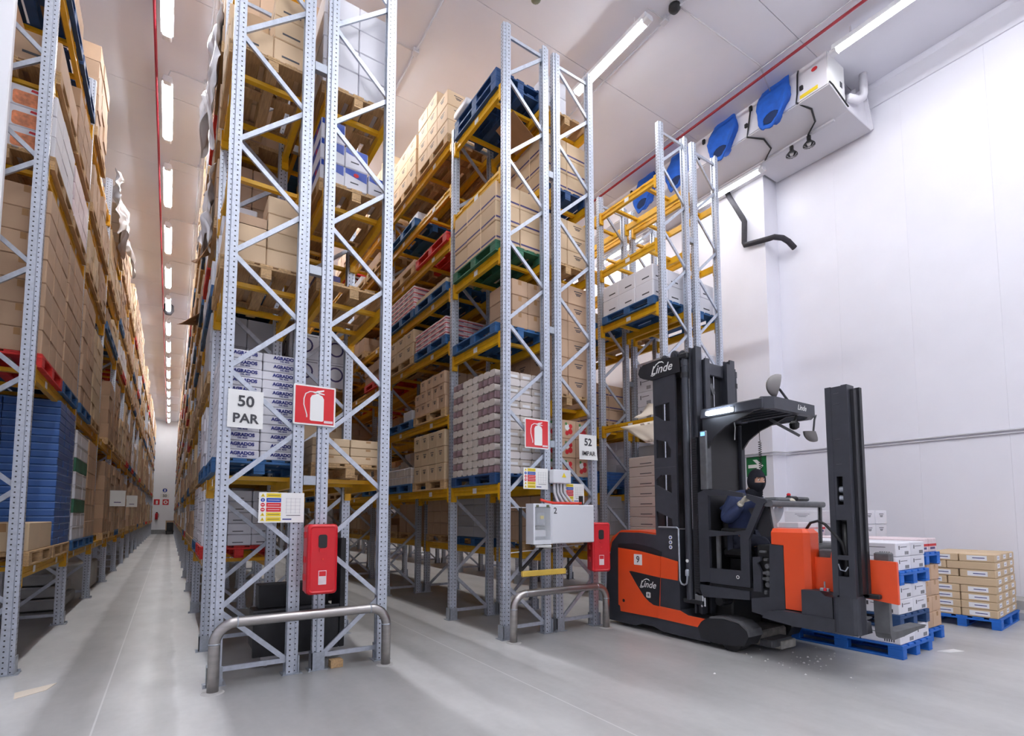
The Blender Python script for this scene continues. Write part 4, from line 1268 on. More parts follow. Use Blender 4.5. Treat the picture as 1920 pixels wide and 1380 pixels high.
# ------------------------------------------------------------------ far end wall
def far_sign(name, x0, x1, z0, z1, m, label):
    t = thing(name, label, 'sign', (x0, YE, z0))
    part('sign_plate', MB().box(x0, x1, YE - .02, YE - .003, z0, z1), m, t)
    return t
t = far_sign('wall_sign', -.55, -.2, 3.4, 3.8, 'signwhite', 'small white sign with a blue disc on the far end wall')
part('blue_disc', MB().prism([(-.375 + .16*math.cos(a*PI/8), 3.6 + .16*math.sin(a*PI/8)) for a in range(16)], 'y', YE - .026, YE - .02), 'signblue', t)
part('figure', MB().box(-.41, -.34, YE - .03, YE - .026, 3.5, 3.7), 'signwhite', t)
t = far_sign('wall_sign', -.68, -.06, 2.98, 3.3, 'signwhite', 'white 50 sign on the far end wall')
lettering('50', .3, 'greyink', (.31, -.022, .16), t, bold=.006)
t = far_sign('wall_sign', -1.1, -.7, 2.4, 2.85, 'signred', 'small red extinguisher sign on the far end wall')
part('extinguisher_picture', MB().prism(rrect(-.96, -.82, 2.45, 2.75, .05), 'y', YE - .026, YE - .02), 'signwhite', t)
t = far_sign('wall_sign', -.5, -.08, 2.4, 2.85, 'signred', 'small red hose reel sign on the far end wall')
part('reel_picture', MB().frame([(-.29 + .15*math.cos(a*PI/8), 2.62 + .15*math.sin(a*PI/8)) for a in range(16)], [(-.29 + .07*math.cos(a*PI/8), 2.62 + .07*math.sin(a*PI/8)) for a in range(16)], 'y', YE - .026, YE - .02), 'signwhite', t)
t = thing('fire_extinguisher', 'red fire extinguisher hung on the far end wall', 'extinguisher', (-.87, YE - .1, 1.2))
part('cylinder', MB().lathe([(.02, 1.2), (.1, 1.2), (.1, 1.65), (.04, 1.74)], (-.87, YE - .12, 0), n=12), 'red', t, smooth=True)
part('valve', MB().box(-.92, -.80, YE - .15, YE - .09, 1.74, 1.8), 'black', t)
part('hose', MB().tube([(-.82, YE - .12, 1.76), (-.72, YE - .12, 1.6), (-.74, YE - .12, 1.35)], .015, 5), 'black', t)
part('wall_bracket', MB().box(-.9, -.84, YE - .03, YE - .001, 1.3, 1.7), 'conduit', t)
t = thing('hand_truck', 'dark trolley parked at the far end of the left aisle', 'trolley', (.1, 50.4, 0))
part('deck', MB().box(-.2, .35, 50.0, 50.9, .2, .3), 'black', t)
part('load_box', MB().cbox(-.15, .3, 50.05, 50.85, .3, .95, .02), 'coated', t)
part('mast', MB().box(-.22, .36, 50.86, 50.92, .2, 1.1), 'brown', t)
for x_ in (-.15, .3):
    for y_ in (50.1, 50.8):
        part('wheel', MB().lathe([(.1, x_ - .02), (.1, x_ + .02)], (0, y_, .1), axis='x', n=10), 'rubber', t)

# ------------------------------------------------------------------ rack-end furniture
def bumper(x0, x1, y, h, label, r=.046):
    t = thing('guard_rail', label, 'barrier', ((x0 + x1) / 2, y, 0))
    R = .17
    pts = [(x0, y, 0.006), (x0, y, h - R)] + [(x0 + R - R*math.cos(a), y, h - R + R*math.sin(a)) for a in [PI/2*i/8 for i in range(1, 9)]]
    pts += [(x1 - R + R*math.sin(a), y, h - R + R*math.cos(a)) for a in [PI/2*i/8 for i in range(0, 9)]] + [(x1, y, 0.006)]
    part('tube', MB().tube(pts, r, 16), 'steel', t, smooth=True)
    for x_ in (x0, x1):
        part('weld_ring', MB().lathe([(r + .001, h - R - .006), (r + .003, h - R), (r + .001, h - R + .006)], (x_, y, 0), n=16), 'plate', t, smooth=True)
        part('floor_seal', MB().lathe([(r + .045, 0.0), (r + .03, .006), (r, .010)], (x_, y, 0), n=16), 'kerb', t)
    for x_ in (x0 + R, x1 - R):
        part('weld_ring', MB().lathe([(r + .001, -.006), (r + .003, 0), (r + .001, .006)], (x_, y, h), axis='x', n=16), 'plate', t, smooth=True)
bumper(.365, 1.88, 5.13, .575, 'bent steel tube guard before the 50 PAR rack end')
bumper(3.45, 4.95, 5.14, .56, 'bent steel tube guard before the 52 IMPAR rack end')

def extinguisher_sign(x, z, label, w=.39, y=5.295):
    t = thing('extinguisher_sign', label, 'sign', (x, y, z))
    part('sign_plate', MB().prism(rrect(x - w/2, x + w/2, z - w/2, z + w/2, .012, 2), 'y', y - .004, y), 'signwhite', t)
    part('red_field', MB().box(x - w*.46, x + w*.46, y - .006, y - .004, z - w*.46, z + w*.46), 'signred', t)
    u = w / .4
    p = lambda a, b: (x + a * u, z + b * u)
    body = [p(-.035, -.155), p(.075, -.155), p(.085, -.145), p(.085, .07), p(.07, .10), p(.035, .115), p(.035, .13), p(.01, .13), p(.01, .115), p(-.03, .10), p(-.045, .07), p(-.045, -.145)]
    part('cylinder_picture', MB().prism(body, 'y', y - .008, y - .006), 'signwhite', t)
    part('handle_picture', MB().prism([p(-.02, .125), p(.02, .15), p(.085, .165), p(.085, .15), p(.04, .135), p(.09, .125), p(.09, .115), p(.03, .12)], 'y', y - .008, y - .006), 'signwhite', t)
    hose = [(x + a*u, y - .008, z + b*u) for a, b in ((.0, .135), (-.05, .135), (-.09, .11), (-.105, .06), (-.105, 0), (-.09, -.05), (-.075, -.10), (-.075, -.125))]
    part('hose_picture', MB().tube(hose, .006*u, 5), 'signwhite', t)
    part('maker_print', MB().box(x + .09*u, x + .175*u, y - .0075, y - .006, z - .17*u, z - .145*u), 'pinkpack', t)
extinguisher_sign(1.165, 2.595, 'larger red extinguisher sign between the uprights of the 50 PAR rack', .40)
extinguisher_sign(3.915, 2.555, 'smaller red extinguisher sign near the 52 IMPAR sign', .385)
def paper_sign(x0, x1, z0, z1, top, bot, label, y=5.29, curl=.03):
    t = thing('aisle_sign', label, 'sign', (x0, y, z0))
    n = 8
    vs = []
    for i in range(n + 1):
        for j in range(2):
            u = i / n
            vs.append((x0 + (x1 - x0) * j - (.02 if j == 0 else 0) * u * 0, y - curl * (1 - u) ** 3 * (j * .8 + .2), z0 + (z1 - z0) * u))
    m2 = len(vs)
    vs += [(a, b_ + .003, c) for a, b_, c in vs]
    fs = [(2*i, 2*i+1, 2*i+3, 2*i+2) for i in range(n)] + [(m2+2*i, m2+2*i+2, m2+2*i+3, m2+2*i+1) for i in range(n)]
    fs += [(2*i, 2*i+2, m2+2*i+2, m2+2*i) for i in range(n)] + [(2*i+1, m2+2*i+1, m2+2*i+3, 2*i+3) for i in range(n)] + [(0, m2, m2+1, 1), (2*n, 2*n+1, m2+2*n+1, m2+2*n)]
    part('sign_sheet', MB().add(vs, fs), 'signwhite', t)
    w, h = x1 - x0, z1 - z0
    lettering(top, h * .40, 'greyink', (w * .5, -.004, h * .69), t, bold=.003)
    lettering(bot, h * .34 if len(bot) < 4 else h * .25, 'greyink', (w * .5, -.014 if curl > .01 else -.006, h * .24), t, bold=.003 if len(bot) < 4 else .001)
paper_sign(.405, .70, 2.31, 2.665, '50', 'PAR', 'white 50 PAR paper sign on the rack end', curl=.005)
paper_sign(4.63, 4.95, 2.27, 2.62, '52', 'IMPAR', 'curled white 52 IMPAR paper sign on the rack end', curl=.022)

def info_board(x0, x1, z0, z1, label, y=5.295):
    t = thing('load_notice', label, 'sign', (x0, y, z0))
    part('board', MB().box(x0, x1, y - .004, y, z0, z1), 'signwhite', t)
    w, h = x1 - x0, z1 - z0
    cols = ['signyellow', 'signblue', 'signred', 'signred', 'signyellow', 'signyellow']
    for i, c in enumerate(cols):
        zt = z1 - h * (.03 + .158 * i)
        zb = zt - h * .135
        part('notice_bar', MB().box(x0 + w*.16, x0 + w*.48, y - .006, y - .004, zb, zt), c, t)
        part('notice_line', MB().box(x0 + w*.19, x0 + w*.45, y - .007, y - .006, zb + h*.06, zb + h*.075), 'signwhite' if c != 'signyellow' else 'greyink', t)
        cx, cz, r = x0 + w * .085, (zt + zb) / 2, h * .065
        if c == 'signyellow':
            part('pictogram', MB().prism([(cx - r, cz - r*.8), (cx + r, cz - r*.8), (cx, cz + r)], 'y', y - .006, y - .004), 'signyellow', t)
            part('pictogram_mark', MB().box(cx - r*.12, cx + r*.12, y - .007, y - .006, cz - r*.5, cz + r*.3), 'greyink', t)
        else:
            part('pictogram', MB().prism([(cx + r*math.cos(a*PI/6), cz + r*math.sin(a*PI/6)) for a in range(12)], 'y', y - .006, y - .004), c, t)
            part('pictogram_mark', MB().box(cx - r*.6, cx + r*.6, y - .007, y - .006, cz - r*.18, cz + r*.18) if c == 'signred' else MB().box(cx - r*.15, cx + r*.15, y - .007, y - .006, cz - r*.5, cz + r*.5), 'signwhite', t)
    for i in range(4):
        part('table_line', MB().box(x0 + w*(.60 + .1*i), x0 + w*(.604 + .1*i), y - .0055, y - .004, z0 + h*.3, z0 + h*.82), 'grey', t)
    for i in range(5):
        part('table_line', MB().box(x0 + w*.58, x0 + w*.93, y - .0055, y - .004, z0 + h*(.32 + .12*i), z0 + h*(.326 + .12*i)), 'grey', t)
    part('print_line', MB().box(x0 + w*.6, x0 + w*.92, y - .0055, y - .004, z0 + h*.23, z0 + h*.25), 'greyink', t)
    part('print_line', MB().box(x0 + w*.52, x0 + w*.72, y - .0055, y - .004, z0 + h*.09, z0 + h*.13), 'blueink', t)
info_board(.69, 1.09, 1.435, 1.72, 'load notice board above the red box of the 50 PAR rack')
info_board(3.70, 4.09, 1.84, 2.11, 'load notice board left of the grey junction box')
info_board(4.34, 4.71, 1.67, 1.93, 'load notice board below the 52 IMPAR sign')

def extinguisher_box(x0, x1, y0, y1, z0, z1, label, rz=0):
    c = ((x0 + x1) / 2, (y0 + y1) / 2)
    t = thing('extinguisher_box', label, 'box', (c[0], c[1], z0), rz=0)
    w, d = x1 - x0, y1 - y0
    rot = Matrix.Rotation(rz, 3, 'Z')
    def P(name, b, m, **k):
        b.v = [tuple(rot @ Vector((a - c[0], b_ - c[1], z - z0)) + Vector((c[0], c[1], z0))) for a, b_, z in b.v]
        return part(name, b, m, t, **k)
    P('back_shell', MB().cbox(x0 + .006, x1 - .006, y0 + d*.45, y1, z0 + .006, z1 - .006, .02), 'red')
    # door: rounded front with inset
    rings = [(rrect(x0, x1, z0, z1, .035, 4), y0 + d*.5), (rrect(x0, x1, z0, z1, .035, 4), y0 + .03), (rrect(x0 + .006, x1 - .006, z0 + .006, z1 - .006, .035, 4), y0 + .010), (rrect(x0 + .022, x1 - .022, z0 + .022, z1 - .022, .03, 4), y0), (rrect(x0 + .034, x1 - .034, z0 + .034, z1 - .034, .025, 4), y0 + .006)]
    n = len(rings[0][0])
    vs = [(a, y_, b_) for r_, y_ in rings for a, b_ in r_]
    fs = [(i*n + k_, i*n + (k_+1) % n, (i+1)*n + (k_+1) % n, (i+1)*n + k_) for i in range(len(rings)-1) for k_ in range(n)] + [tuple((len(rings)-1)*n + k_ for k_ in range(n)), tuple(range(n - 1, -1, -1))]
    P('door', MB().add(vs, fs), 'red')
    xm = (x0 + x1) / 2
    h = z1 - z0
    P('window', MB().prism(rrect(xm - w*.15, xm + w*.13, z1 - h*.34, z1 - h*.15, .02), 'y', y0 + .001, y0 + .0055), 'black', label='dark window of the box')
    P('window_lip', MB().prism(rrect(xm - w*.12, xm + w*.12, z1 - h*.40, z1 - h*.345, .012), 'y', y0 - .006, y0 + .0055), 'red')
    P('door_button', MB().lathe([(.008, y0 - .003), (.008, y0 + .006)], (xm, 0, z1 - h*.5), axis='y', n=10), 'hosered')
    P('sticker', MB().box(xm - w*.13, xm + w*.13, y0 + .003, y0 + .0055, z0 + h*.14, z0 + h*.34), 'pinkpack', label='faded instruction sticker')
    P('sticker_print', MB().box(xm - w*.11, xm + w*.11, y0 + .002, y0 + .003, z0 + h*.26, z0 + h*.33), 'signred')
    for q in (.2, .45, .8):
        P('side_latch', MB().cbox(x0 - .01, x0 + .006, y0 + d*.35, y0 + d*.65, z0 + h*q, z0 + h*q + .06, .005), 'redink')
extinguisher_box(1.085, 1.365, 5.06, 5.28, .76, 1.42, 'tall red extinguisher box on the 50 PAR rack uprights')
extinguisher_box(4.72, 4.98, 5.06, 5.28, .755, 1.41, 'tall red extinguisher box between the white cabinet and the truck', rz=-.35)

# black cart under the 50 PAR rack
t = thing('black_cart', 'black panelled cart standing on the floor under the 50 PAR rack', 'cart', (1.15, 5.75, 0))
part('lower_panel', MB().cbox(.72, 1.54, 5.62, 5.65, .12, .57, .006), 'coated', t)
part('body', MB().cbox(.74, 1.52, 5.65, 6.1, .16, .54, .01), 'coated', t)
part('top_board', MB().cbox(.80, 1.5, 5.9, 6.14, .54, .78, .008), 'coated', t)
part('back_panel', MB().cbox(1.36, 1.62, 5.92, 5.96, .56, 1.3, .006), 'coated', t)
part('side_panel', MB().cbox(1.545, 1.60, 5.62, 5.96, .12, 1.26, .006), 'coated', t)
part('edge_strip', MB().box(.72, 1.54, 5.615, 5.622, .555, .57), 'greyink', t)
part('under_rail', MB().box(.8, 1.5, 5.64, 5.68, .09, .12), 'conduit', t)
for x_ in (.85, 1.46):
    for y_ in (5.7, 6.05):
        part('caster', MB().lathe([(.04, x_ - .015), (.04, x_ + .015)], (0, y_, .045), axis='x', n=10).box(x_ - .025, x_ + .025, y_ - .03, y_ + .03, .07, .16), 'conduit', t)
whole('wood_block', MB().cbox(1.38, 1.50, 5.28, 5.38, 0, .075, .004), 'wood', 'short wooden block on the floor by the 50 PAR rack', 'block', (1.44, 5.33, 0))

# white control cabinet on the 52 rack end
t = thing('control_cabinet', 'white control cabinet numbered 2 on the 52 rack end', 'cabinet', (4.2, 5.2, 1.15))
part('casing', MB().cbox(3.98, 4.70, 5.08, 5.24, 1.15, 1.64, .012), 'cabwhite', t)
part('window_casing', MB().frame([(3.70, 1.15), (3.98, 1.15), (3.98, 1.65), (3.70, 1.65)], [(3.725, 1.2), (3.965, 1.2), (3.965, 1.61), (3.725, 1.61)], 'y', 5.08, 5.24), 'cabwhite', t)
part('window_pane', MB().box(3.725, 3.965, 5.085, 5.09, 1.2, 1.61), 'glass', t)
part('inner_back', MB().box(3.72, 3.97, 5.2, 5.23, 1.19, 1.62), 'grey', t)
part('meter', MB().cbox(3.80, 3.92, 5.13, 5.2, 1.38, 1.54, .01), 'plate', t)
part('meter_display', MB().box(3.84, 3.89, 5.122, 5.13, 1.46, 1.50), 'signyellow', t)
part('breaker_strip', MB().cbox(3.75, 3.94, 5.14, 5.2, 1.24, 1.32, .008), 'white', t)
part('breaker_strip', MB().cbox(3.80, 3.93, 5.14, 5.2, 1.33, 1.37, .008), 'greyink', t)
part('under_tube', MB().tube([(3.76, 5.12, 1.13), (3.98, 5.1, 1.12)], .02, 8), 'signwhite', t)
for x_ in (3.76, 3.92):
    part('pane_hinge', MB().cbox(x_ - .02, x_ + .02, 5.07, 5.085, 1.605, 1.635, .004), 'signgreen' if False else 'moss', t)
lettering('2', .11, 'greyink', (4.04 - 4.2, 5.0785 - 5.2, 1.56 - 1.15), t, bold=.001)
part('cable_gland', MB().box(4.50, 4.54, 5.12, 5.16, 1.64, 1.76), 'black', t)
t = thing('junction_box', 'grey junction box with a yellow triangle above the control cabinet', 'box', (4.26, 5.25, 1.92))
part('casing', MB().cbox(4.11, 4.41, 5.2, 5.3, 1.92, 2.10, .01), 'cabwhite', t)
part('warning_triangle', MB().prism([(4.25, 2.0), (4.32, 2.0), (4.285, 2.06)], 'y', 5.197, 5.2), 'signyellow', t)
for q in range(4):
    x_ = 4.16 + .055 * q
    part('cable_conduit', MB().tube([(x_, 5.25, 1.92), (x_ + .005, 5.25, 1.8), (x_ + .02 + .02*q, 5.22, 1.7), (x_ + .05 + .03*q, 5.2, 1.64)], .018, 8), 'conduit', t, smooth=True)
pipe('red_hose', [(3.84, 5.12, 1.70), (3.95, 5.14, 1.675), (4.1, 5.17, 1.662), (4.3, 5.17, 1.662), (4.45, 5.14, 1.662), (4.5, 5.10, 1.664)], .017, 'hosered', 'red strap lying on top of the control cabinet', 'strap', 6)
t = thing('cabinet_bracket', 'black bracket with a yellow bar under the control cabinet', 'bracket', (3.95, 5.2, .75))
part('post', MB().box(3.585, 3.615, 5.2, 5.23, .82, 1.6), 'black', t)
part('yellow_bar', MB().cbox(3.60, 4.28, 5.16, 5.21, .755, .825, .008), 'oldyellow', t)
part('strut', MB().bar((3.60, 5.22, .82), (3.98, 5.22, 1.14), .03, .03), 'black', t)
part('strut', MB().bar((4.30, 5.22, .80), (4.68, 5.22, 1.14), .03, .03), 'black', t)
part('wire', MB().tube([(3.46, 5.22, 1.05), (4.66, 5.22, 1.12)], .006, 4), 'conduit', t)
part('wire', MB().tube([(3.46, 5.22, 1.60), (3.72, 5.22, 1.60)], .006, 4), 'conduit', t)
# slabs and goods under the left rack
for k_ in range(3):
    whole('concrete_slab', MB().cbox(-2.7, -1.36 - .06 * k_ , 10.8 + .05*k_, 12.2 - .05*k_, .02 + .19 * k_, .19 + .19 * k_, .02), 'concrete', f'grey concrete slab, {("lowest", "middle", "topmost")[k_]} of three under the left rack', 'slab', (-2, 11.5, .19 * k_), 'concrete slabs under the left rack')
whole('concrete_slab', MB().cbox(-2.6, -1.3, 13.2, 14.9, 0, .55, .03), 'kerb', 'pale concrete slab pile deeper under the left rack', 'slab', (-2, 14, 0))
# notices hung on the left rack
for (y_, z_, w_, lb) in ((15.1, 1.72, .5, 'white paper notice on the left rack, nearer one'), (20.5, 1.78, .5, 'white paper notice on the left rack, farther one')):
    t = thing('rack_notice', lb, 'sign', (-1.15, y_, z_))
    part('paper', MB().box(-1.165 - .0, -.87, y_ - .06, y_ - .055, z_, z_ + .36), 'signwhite', t)
    part('print_line', MB().box(-1.08, -.95, y_ - .062, y_ - .06, z_ + .08, z_ + .1), 'stripe', t)
    part('holder_arm', MB().box(-1.19, -.87, y_ - .055, y_ - .045, z_ + .34, z_ + .37), 'conduit', t)
# litter
rl = random.Random(5)
b = MB()
for q in range(46):
    x_, y_ = rl.gauss(5.4, .28), rl.gauss(2.85, .22)
    s_ = rl.uniform(.004, .022)
    b.add([(x_ - s_, y_, 0.001), (x_, y_ - s_*.7, 0.001), (x_ + s_, y_ + s_*.2, 0.001), (x_, y_ + s_*.8, 0.001), (x_, y_, s_*.6)], [(0, 1, 4), (1, 2, 4), (2, 3, 4), (3, 0, 4), (3, 2, 1, 0)])
obj('foam_crumbs', b.mesh('foam_crumbs', 'signwhite'), kind='stuff', label='white crumbs scattered on the floor before the truck wheel')
whole('paper_scrap', MB().prism([(-1.03, 6.05), (-.78, 6.2), (-.82, 6.0), (-1.0, 5.85)], 'z', 0.001, .004), 'paper', 'white paper scrap on the floor at the left aisle mouth', 'scrap', (-.9, 6.0, 0))
whole('paper_scrap', MB().prism([(7.14, 2.22), (7.4, 2.15), (7.38, 2.05), (7.2, 2.12)], 'z', 0.001, .006), 'signwhite', 'white paper scrap beside the blue floor pallet', 'scrap', (7.2, 2.2, 0))
whole('bottle_cap', MB().lathe([(.015, 0), (.015, .012), (.012, .014)], (2.25, 1.75, 0), n=10), 'signblue', 'tiny blue cap on the bare floor in front of the truck', 'cap', (2.25, 1.75, 0))

# ------------------------------------------------------------------ goods on the floor at right
def floor_pallet(xc, yc, z, c, label):
    return pallet(xc, yc, z, c, label)
W = 'front white pile, right of forks'
xc, yc = 6.81, 2.88
pallet(xc, yc, 0, 'bright', 'blue pallet on the floor under the forks')
load(xc, yc, PZ, None, 'white_carton', 'white', 'barcode', 2, 3, 1, .165, 'flat white carton', 'lowest layer on the blue floor pallet', solid=True)
pallet(xc, yc + .01, .31, 'navy', 'dark blue pallet between the lowest two white layers')
load(xc, yc, .455, None, 'white_carton', 'white', 'barcode', 2, 3, 2, .155, 'grey-printed white carton', 'middle of ' + W)
pallet(xc, yc - .01, .767, 'bright', 'blue pallet in the upper half of the white pile')
load(xc, yc + .0, .912, None, 'white_carton', 'white', 'barcode', 2, 3, 2, .15, 'grey-printed white carton', 'top of the ' + W.split(',')[0], solid=True)
xc, yc = 7.66, 3.02
pallet(xc, yc, 0, 'bright', 'blue pallet on the floor under the brown column')
load(xc, yc, PZ, None, 'brown_carton', 'brown', 'tape', 3, 3, 4, .19, 'brown carton', 'column behind the white pile', lx=.8)
pallet(xc, yc, .91, 'bright', 'blue pallet on top of the brown column')
load(xc - .02, yc, 1.055, None, 'printed_carton', 'pinkpack', 'redends', 3, 4, 1, .17, 'pink and white film pack', 'top of the brown column', solid=True, cat='pack')
xc, yc = 8.75, 3.95
pallet(xc, yc, 0, 'bright', 'blue pallet on the floor by the wall behind the white piles')
load(xc, yc, PZ, None, 'white_carton', 'white', 'mark', 2, 2, 7, .205, 'large white carton', 'white pile by the wall', solid=True)
xc, yc = 7.9, 4.45
pallet(xc, yc, 0, 'bright', 'blue pallet on the floor behind the truck mast')
load(xc, yc, PZ, None, 'printed_carton', 'pinkpack', 'redends', 3, 4, 7, .18, 'pink printed carton', 'pile behind the turret mast')
xc, yc = 9.66, 2.56
tp = pallet(xc, yc, 0, 'bright', 'blue pallet on the floor under the labelled brown cartons')
tp.rotation_euler = (0, 0, PI / 2 + .06)
xr = 0
dx, dy, h = .37, .36, .105
for k in range(8):
    ca, sa = math.cos(.06), math.sin(.06)
    lay = k in (4, 6)
    cells = []
    if not lay:
        for a in range(3):
            for c in range(2):
                cells.append((-.4 + .4 * a, -.19 + .38 * c, .385, .37))
    else:
        for a in range(3):
            for c, l_ in ((-.125, .505), (.255, .24)):
                cells.append((-.4 + .4 * a, c, .385, l_))
    for (u, w, lx_, ly_) in cells:
        me = carton_mesh(lx_, ly_, h - .003, 'kraft', 'endsticker' if (lay and w < 0) else 'sticker')
        px, py = xc + u * ca - w * sa, yc + u * sa + w * ca
        o = obj('brown_carton', me, None, (px + rl.uniform(-.004, .004), py + rl.uniform(-.004, .004), PZ + h * k), .06 + rl.uniform(-.012, .012))
        rw = 'top layer' if k == 7 else ORD[k] + ' layer'
        col = ('front ' if w < -.1 else 'back ' if w > .1 else 'middle ') + ('near the white pile' if u < -.1 else 'centre' if u < .3 else 'nearest the kerb')
        tag(o, f'flat labelled brown carton, {rw}, {col}', 'box', 'labelled brown cartons on the blue floor pallet by the kerb')

# ------------------------------------------------------------------ turret truck
XL, XT = 5.2, 6.33
T = thing('turret_truck', 'orange and charcoal turret truck numbered 9 with tall mast and operator cab', 'forklift', (5.75, 4.0, 0))
def P(name, b, m, label=None, smooth=False, parent=T):
    return part(name, b, m, parent, label, smooth)
def side(poly, a, b_, mi=0):
    return MB().prism(poly, 'x', a, b_, mi)
hull = [(5.42, .05), (5.38, .69), (5.27, 1.13), (5.12, 1.27), (4.79, 1.275), (4.48, 1.25), (4.48, 1.33), (4.13, 1.33), (4.13, .36), (4.03, .31), (3.76, .30), (3.72, .05), (4.40, .05), (4.55, .09), (4.75, .09), (4.85, .05)]
P('chassis', side(hull, XL + .006, XT - .006), 'tdark')
P('hood', side([(5.43, .98), (5.32, 1.2), (5.14, 1.30), (4.8, 1.30), (4.5, 1.275), (4.5, 1.2), (5.2, 1.0)], XL + .06, XT - .06), 'torange', 'orange rear hood edge')
door = P('battery_door', side([(5.14, 1.06), (4.76, 1.035), (4.405, .985), (4.445, .21), (5.11, .2), (5.12, .27), (5.15, .28)], XL - .008, XL + .006), 'torange', 'orange side door')
P('door_arch', side([(5.145, 1.115), (4.82, 1.13), (4.58, 1.10), (4.40, 1.045), (4.402, .995), (4.76, 1.045), (5.145, 1.07)], XL - .003, XL + .006), 'tdeep')
P('side_panel', side([(4.395, .985), (4.14, .94), (4.15, .71), (4.41, .72)], XL - .006, XL + .006), 'torange', 'orange side stripe')
P('logo_panel', side([(4.94, .755), (4.90, .76), (4.412, .72), (4.438, .36), (4.53, .365), (4.60, .395), (4.68, .45), (4.80, .58)], XL - .011, XL - .008), 'tdeep', parent=door)
lettering('Linde', .12, 'signwhite', (XL - .0125 - 5.75, 4.62 - 4.0, .61), door, face='-x', shear=.35, bold=.001)
P('cold_store_sticker', side(rrect(4.575, 4.645, .445, .515, .01, 2), XL - .0125, XL - .011), 'signwhite', parent=door)
fl = MB()
for a in range(3):
    th = a * PI / 3
    fl.bar((XL - .013, 4.61 - .028*math.cos(th), .48 - .028*math.sin(th)), (XL - .013, 4.61 + .028*math.cos(th), .48 + .028*math.sin(th)), .007, .001, (1, 0, 0))
P('snowflake_print', fl, 'greyink', parent=door)
pl = P('number_plate', side(rrect(4.71, 4.85, .85, .99, .006, 2), XL - .0105, XL - .008), 'signwhite', 'white number plate', parent=door)
lettering('9', .12, 'greyink', (XL - .0115 - 5.75, 4.78 - 4.0, .92), door, face='-x', bold=.002, name='number_lettering')
P('door_lock', MB().lathe([(.022, XL - .0095), (.022, XL - .007)], (0, 5.05, .35), axis='x', n=12), 'black', parent=door)
P('skirt', side([(4.44, .36), (4.13, .352), (4.01, .312), (3.78, .31), (3.83, .27), (3.88, .2), (4.46, .208)], XL - .006, XL + .006), 'torange', 'orange lower skirt')
for z_ in (1.23, 1.17, 1.11):
    s_ = P('round_sticker', MB().lathe([(.024, XL - .001), (.024, XL + .006)], (0, 4.25, z_), axis='x', n=14), 'signwhite')
    P('sticker_print', MB().lathe([(.012, XL - .002), (.012, XL - .001)], (0, 4.25, z_), axis='x', n=8), 'signblue', parent=s_)
P('hydraulic_line', MB().tube([(XL - .012, 4.42, 1.355), (XL - .012, 4.14, 1.355), (XL - .012, 4.115, 1.34), (XL - .012, 4.11, .72), (XL - .012, 4.09, .68), (XL - .012, 4.05, .67), (XL - .012, 4.01, .69), (XL - .012, 4.0, .76), (XL - .012, 4.0, .84)], .012, 8), 'plate', 'pale hydraulic line', smooth=True)
P('line_coupling', MB().lathe([(.022, .78), (.026, .79), (.026, .84), (.018, .86)], (XL - .012, 4.0, 0), n=10), 'plate')
for xa, xb in ((XL, XL + .26), (XT - .26, XT)):
    P('wheel_cover', side([(3.88, .21), (3.83, .27), (3.74, .325), (3.54, .345), (3.36, .325), (3.27, .26), (3.25, .2), (3.30, .10), (3.45, .075), (3.62, .06), (3.84, .08)], xa - .004, xb), 'tdeep')
    P('wheel_guard_top', side([(3.72, .328), (3.54, .35), (3.36, .332), (3.262, .262), (3.245, .205), (3.225, .21), (3.245, .28), (3.35, .352), (3.54, .37), (3.72, .345)], xa - .006, xb - .02), 'tgrey')
    P('load_wheel', MB().lathe([(.06, xa + .03), (.13, xa + .035), (.135, xa + .06), (.135, xb - .06), (.13, xb - .035), (.06, xb - .03)], (0, 3.48, .135), axis='x', n=24), 'rubber')
P('drive_wheel', MB().lathe([(.1, 5.6), (.17, 5.62), (.17, 5.85), (.1, 5.87)], (0, 5.0, .17), axis='x', n=20), 'rubber')
P('front_frame', MB().cbox(XL + .27, XT - .27, 3.30, 3.62, .07, .22, .02), 'dirty')
P('front_frame_lip', MB().cbox(XL + .30, XT - .4, 3.16, 3.36, .06, .14, .015), 'tgrey')
P('pale_step_block', MB().cbox(5.66, 5.95, 3.14, 3.28, .03, .12, .008), 'paleblock', 'worn pale block at the front')
P('under_housing', MB().cbox(XL + .27, XT - .27, 3.6, 4.14, .1, .62, .02), 'black')
# mast
def seg(outer, hole):
    return outer, hole
for xa in (XL, XT - .03):
    b = MB()
    for o_, h_ in (([(4.48, 3.28), (4.13, 3.28), (4.13, 2.6), (4.33, 2.6), (4.48, 2.6)], [(4.45, 2.92), (4.22, 2.93), (4.22, 2.69), (4.33, 2.715), (4.45, 2.79)]),
                   ([(4.48, 2.6), (4.27, 2.6), (4.13, 2.6), (4.13, 2.12), (4.48, 2.12)], [(4.44, 2.48), (4.27, 2.43), (4.21, 2.33), (4.22, 2.23), (4.44, 2.24)]),
                   ([(4.48, 2.12), (4.38, 2.12), (4.13, 2.12), (4.13, 1.67), (4.48, 1.67)], [(4.455, 1.96), (4.38, 2.02), (4.22, 2.01), (4.21, 1.77), (4.45, 1.89)]),
                   ([(4.48, 1.67), (4.13, 1.67), (4.13, 1.32), (4.38, 1.32), (4.48, 1.32)], [(4.46, 1.56), (4.215, 1.46), (4.21, 1.37), (4.38, 1.365), (4.455, 1.345)])):
        b.frame(o_, h_, 'x', xa, xa + .03)
    P('mast_plate', b, 'tdark')
P('mast_plate_seam', MB().box(XL - .002, XL, 4.14, 4.47, 2.108, 2.112), 'tgrey')
P('mast_fairing', side([(4.72, 3.40), (4.70, 3.46), (4.63, 3.505), (4.34, 3.515), (4.05, 3.475), (4.04, 3.28), (4.49, 3.27), (4.63, 3.315), (4.69, 3.35)], XL - .012, XL + .35), 'tdeep')
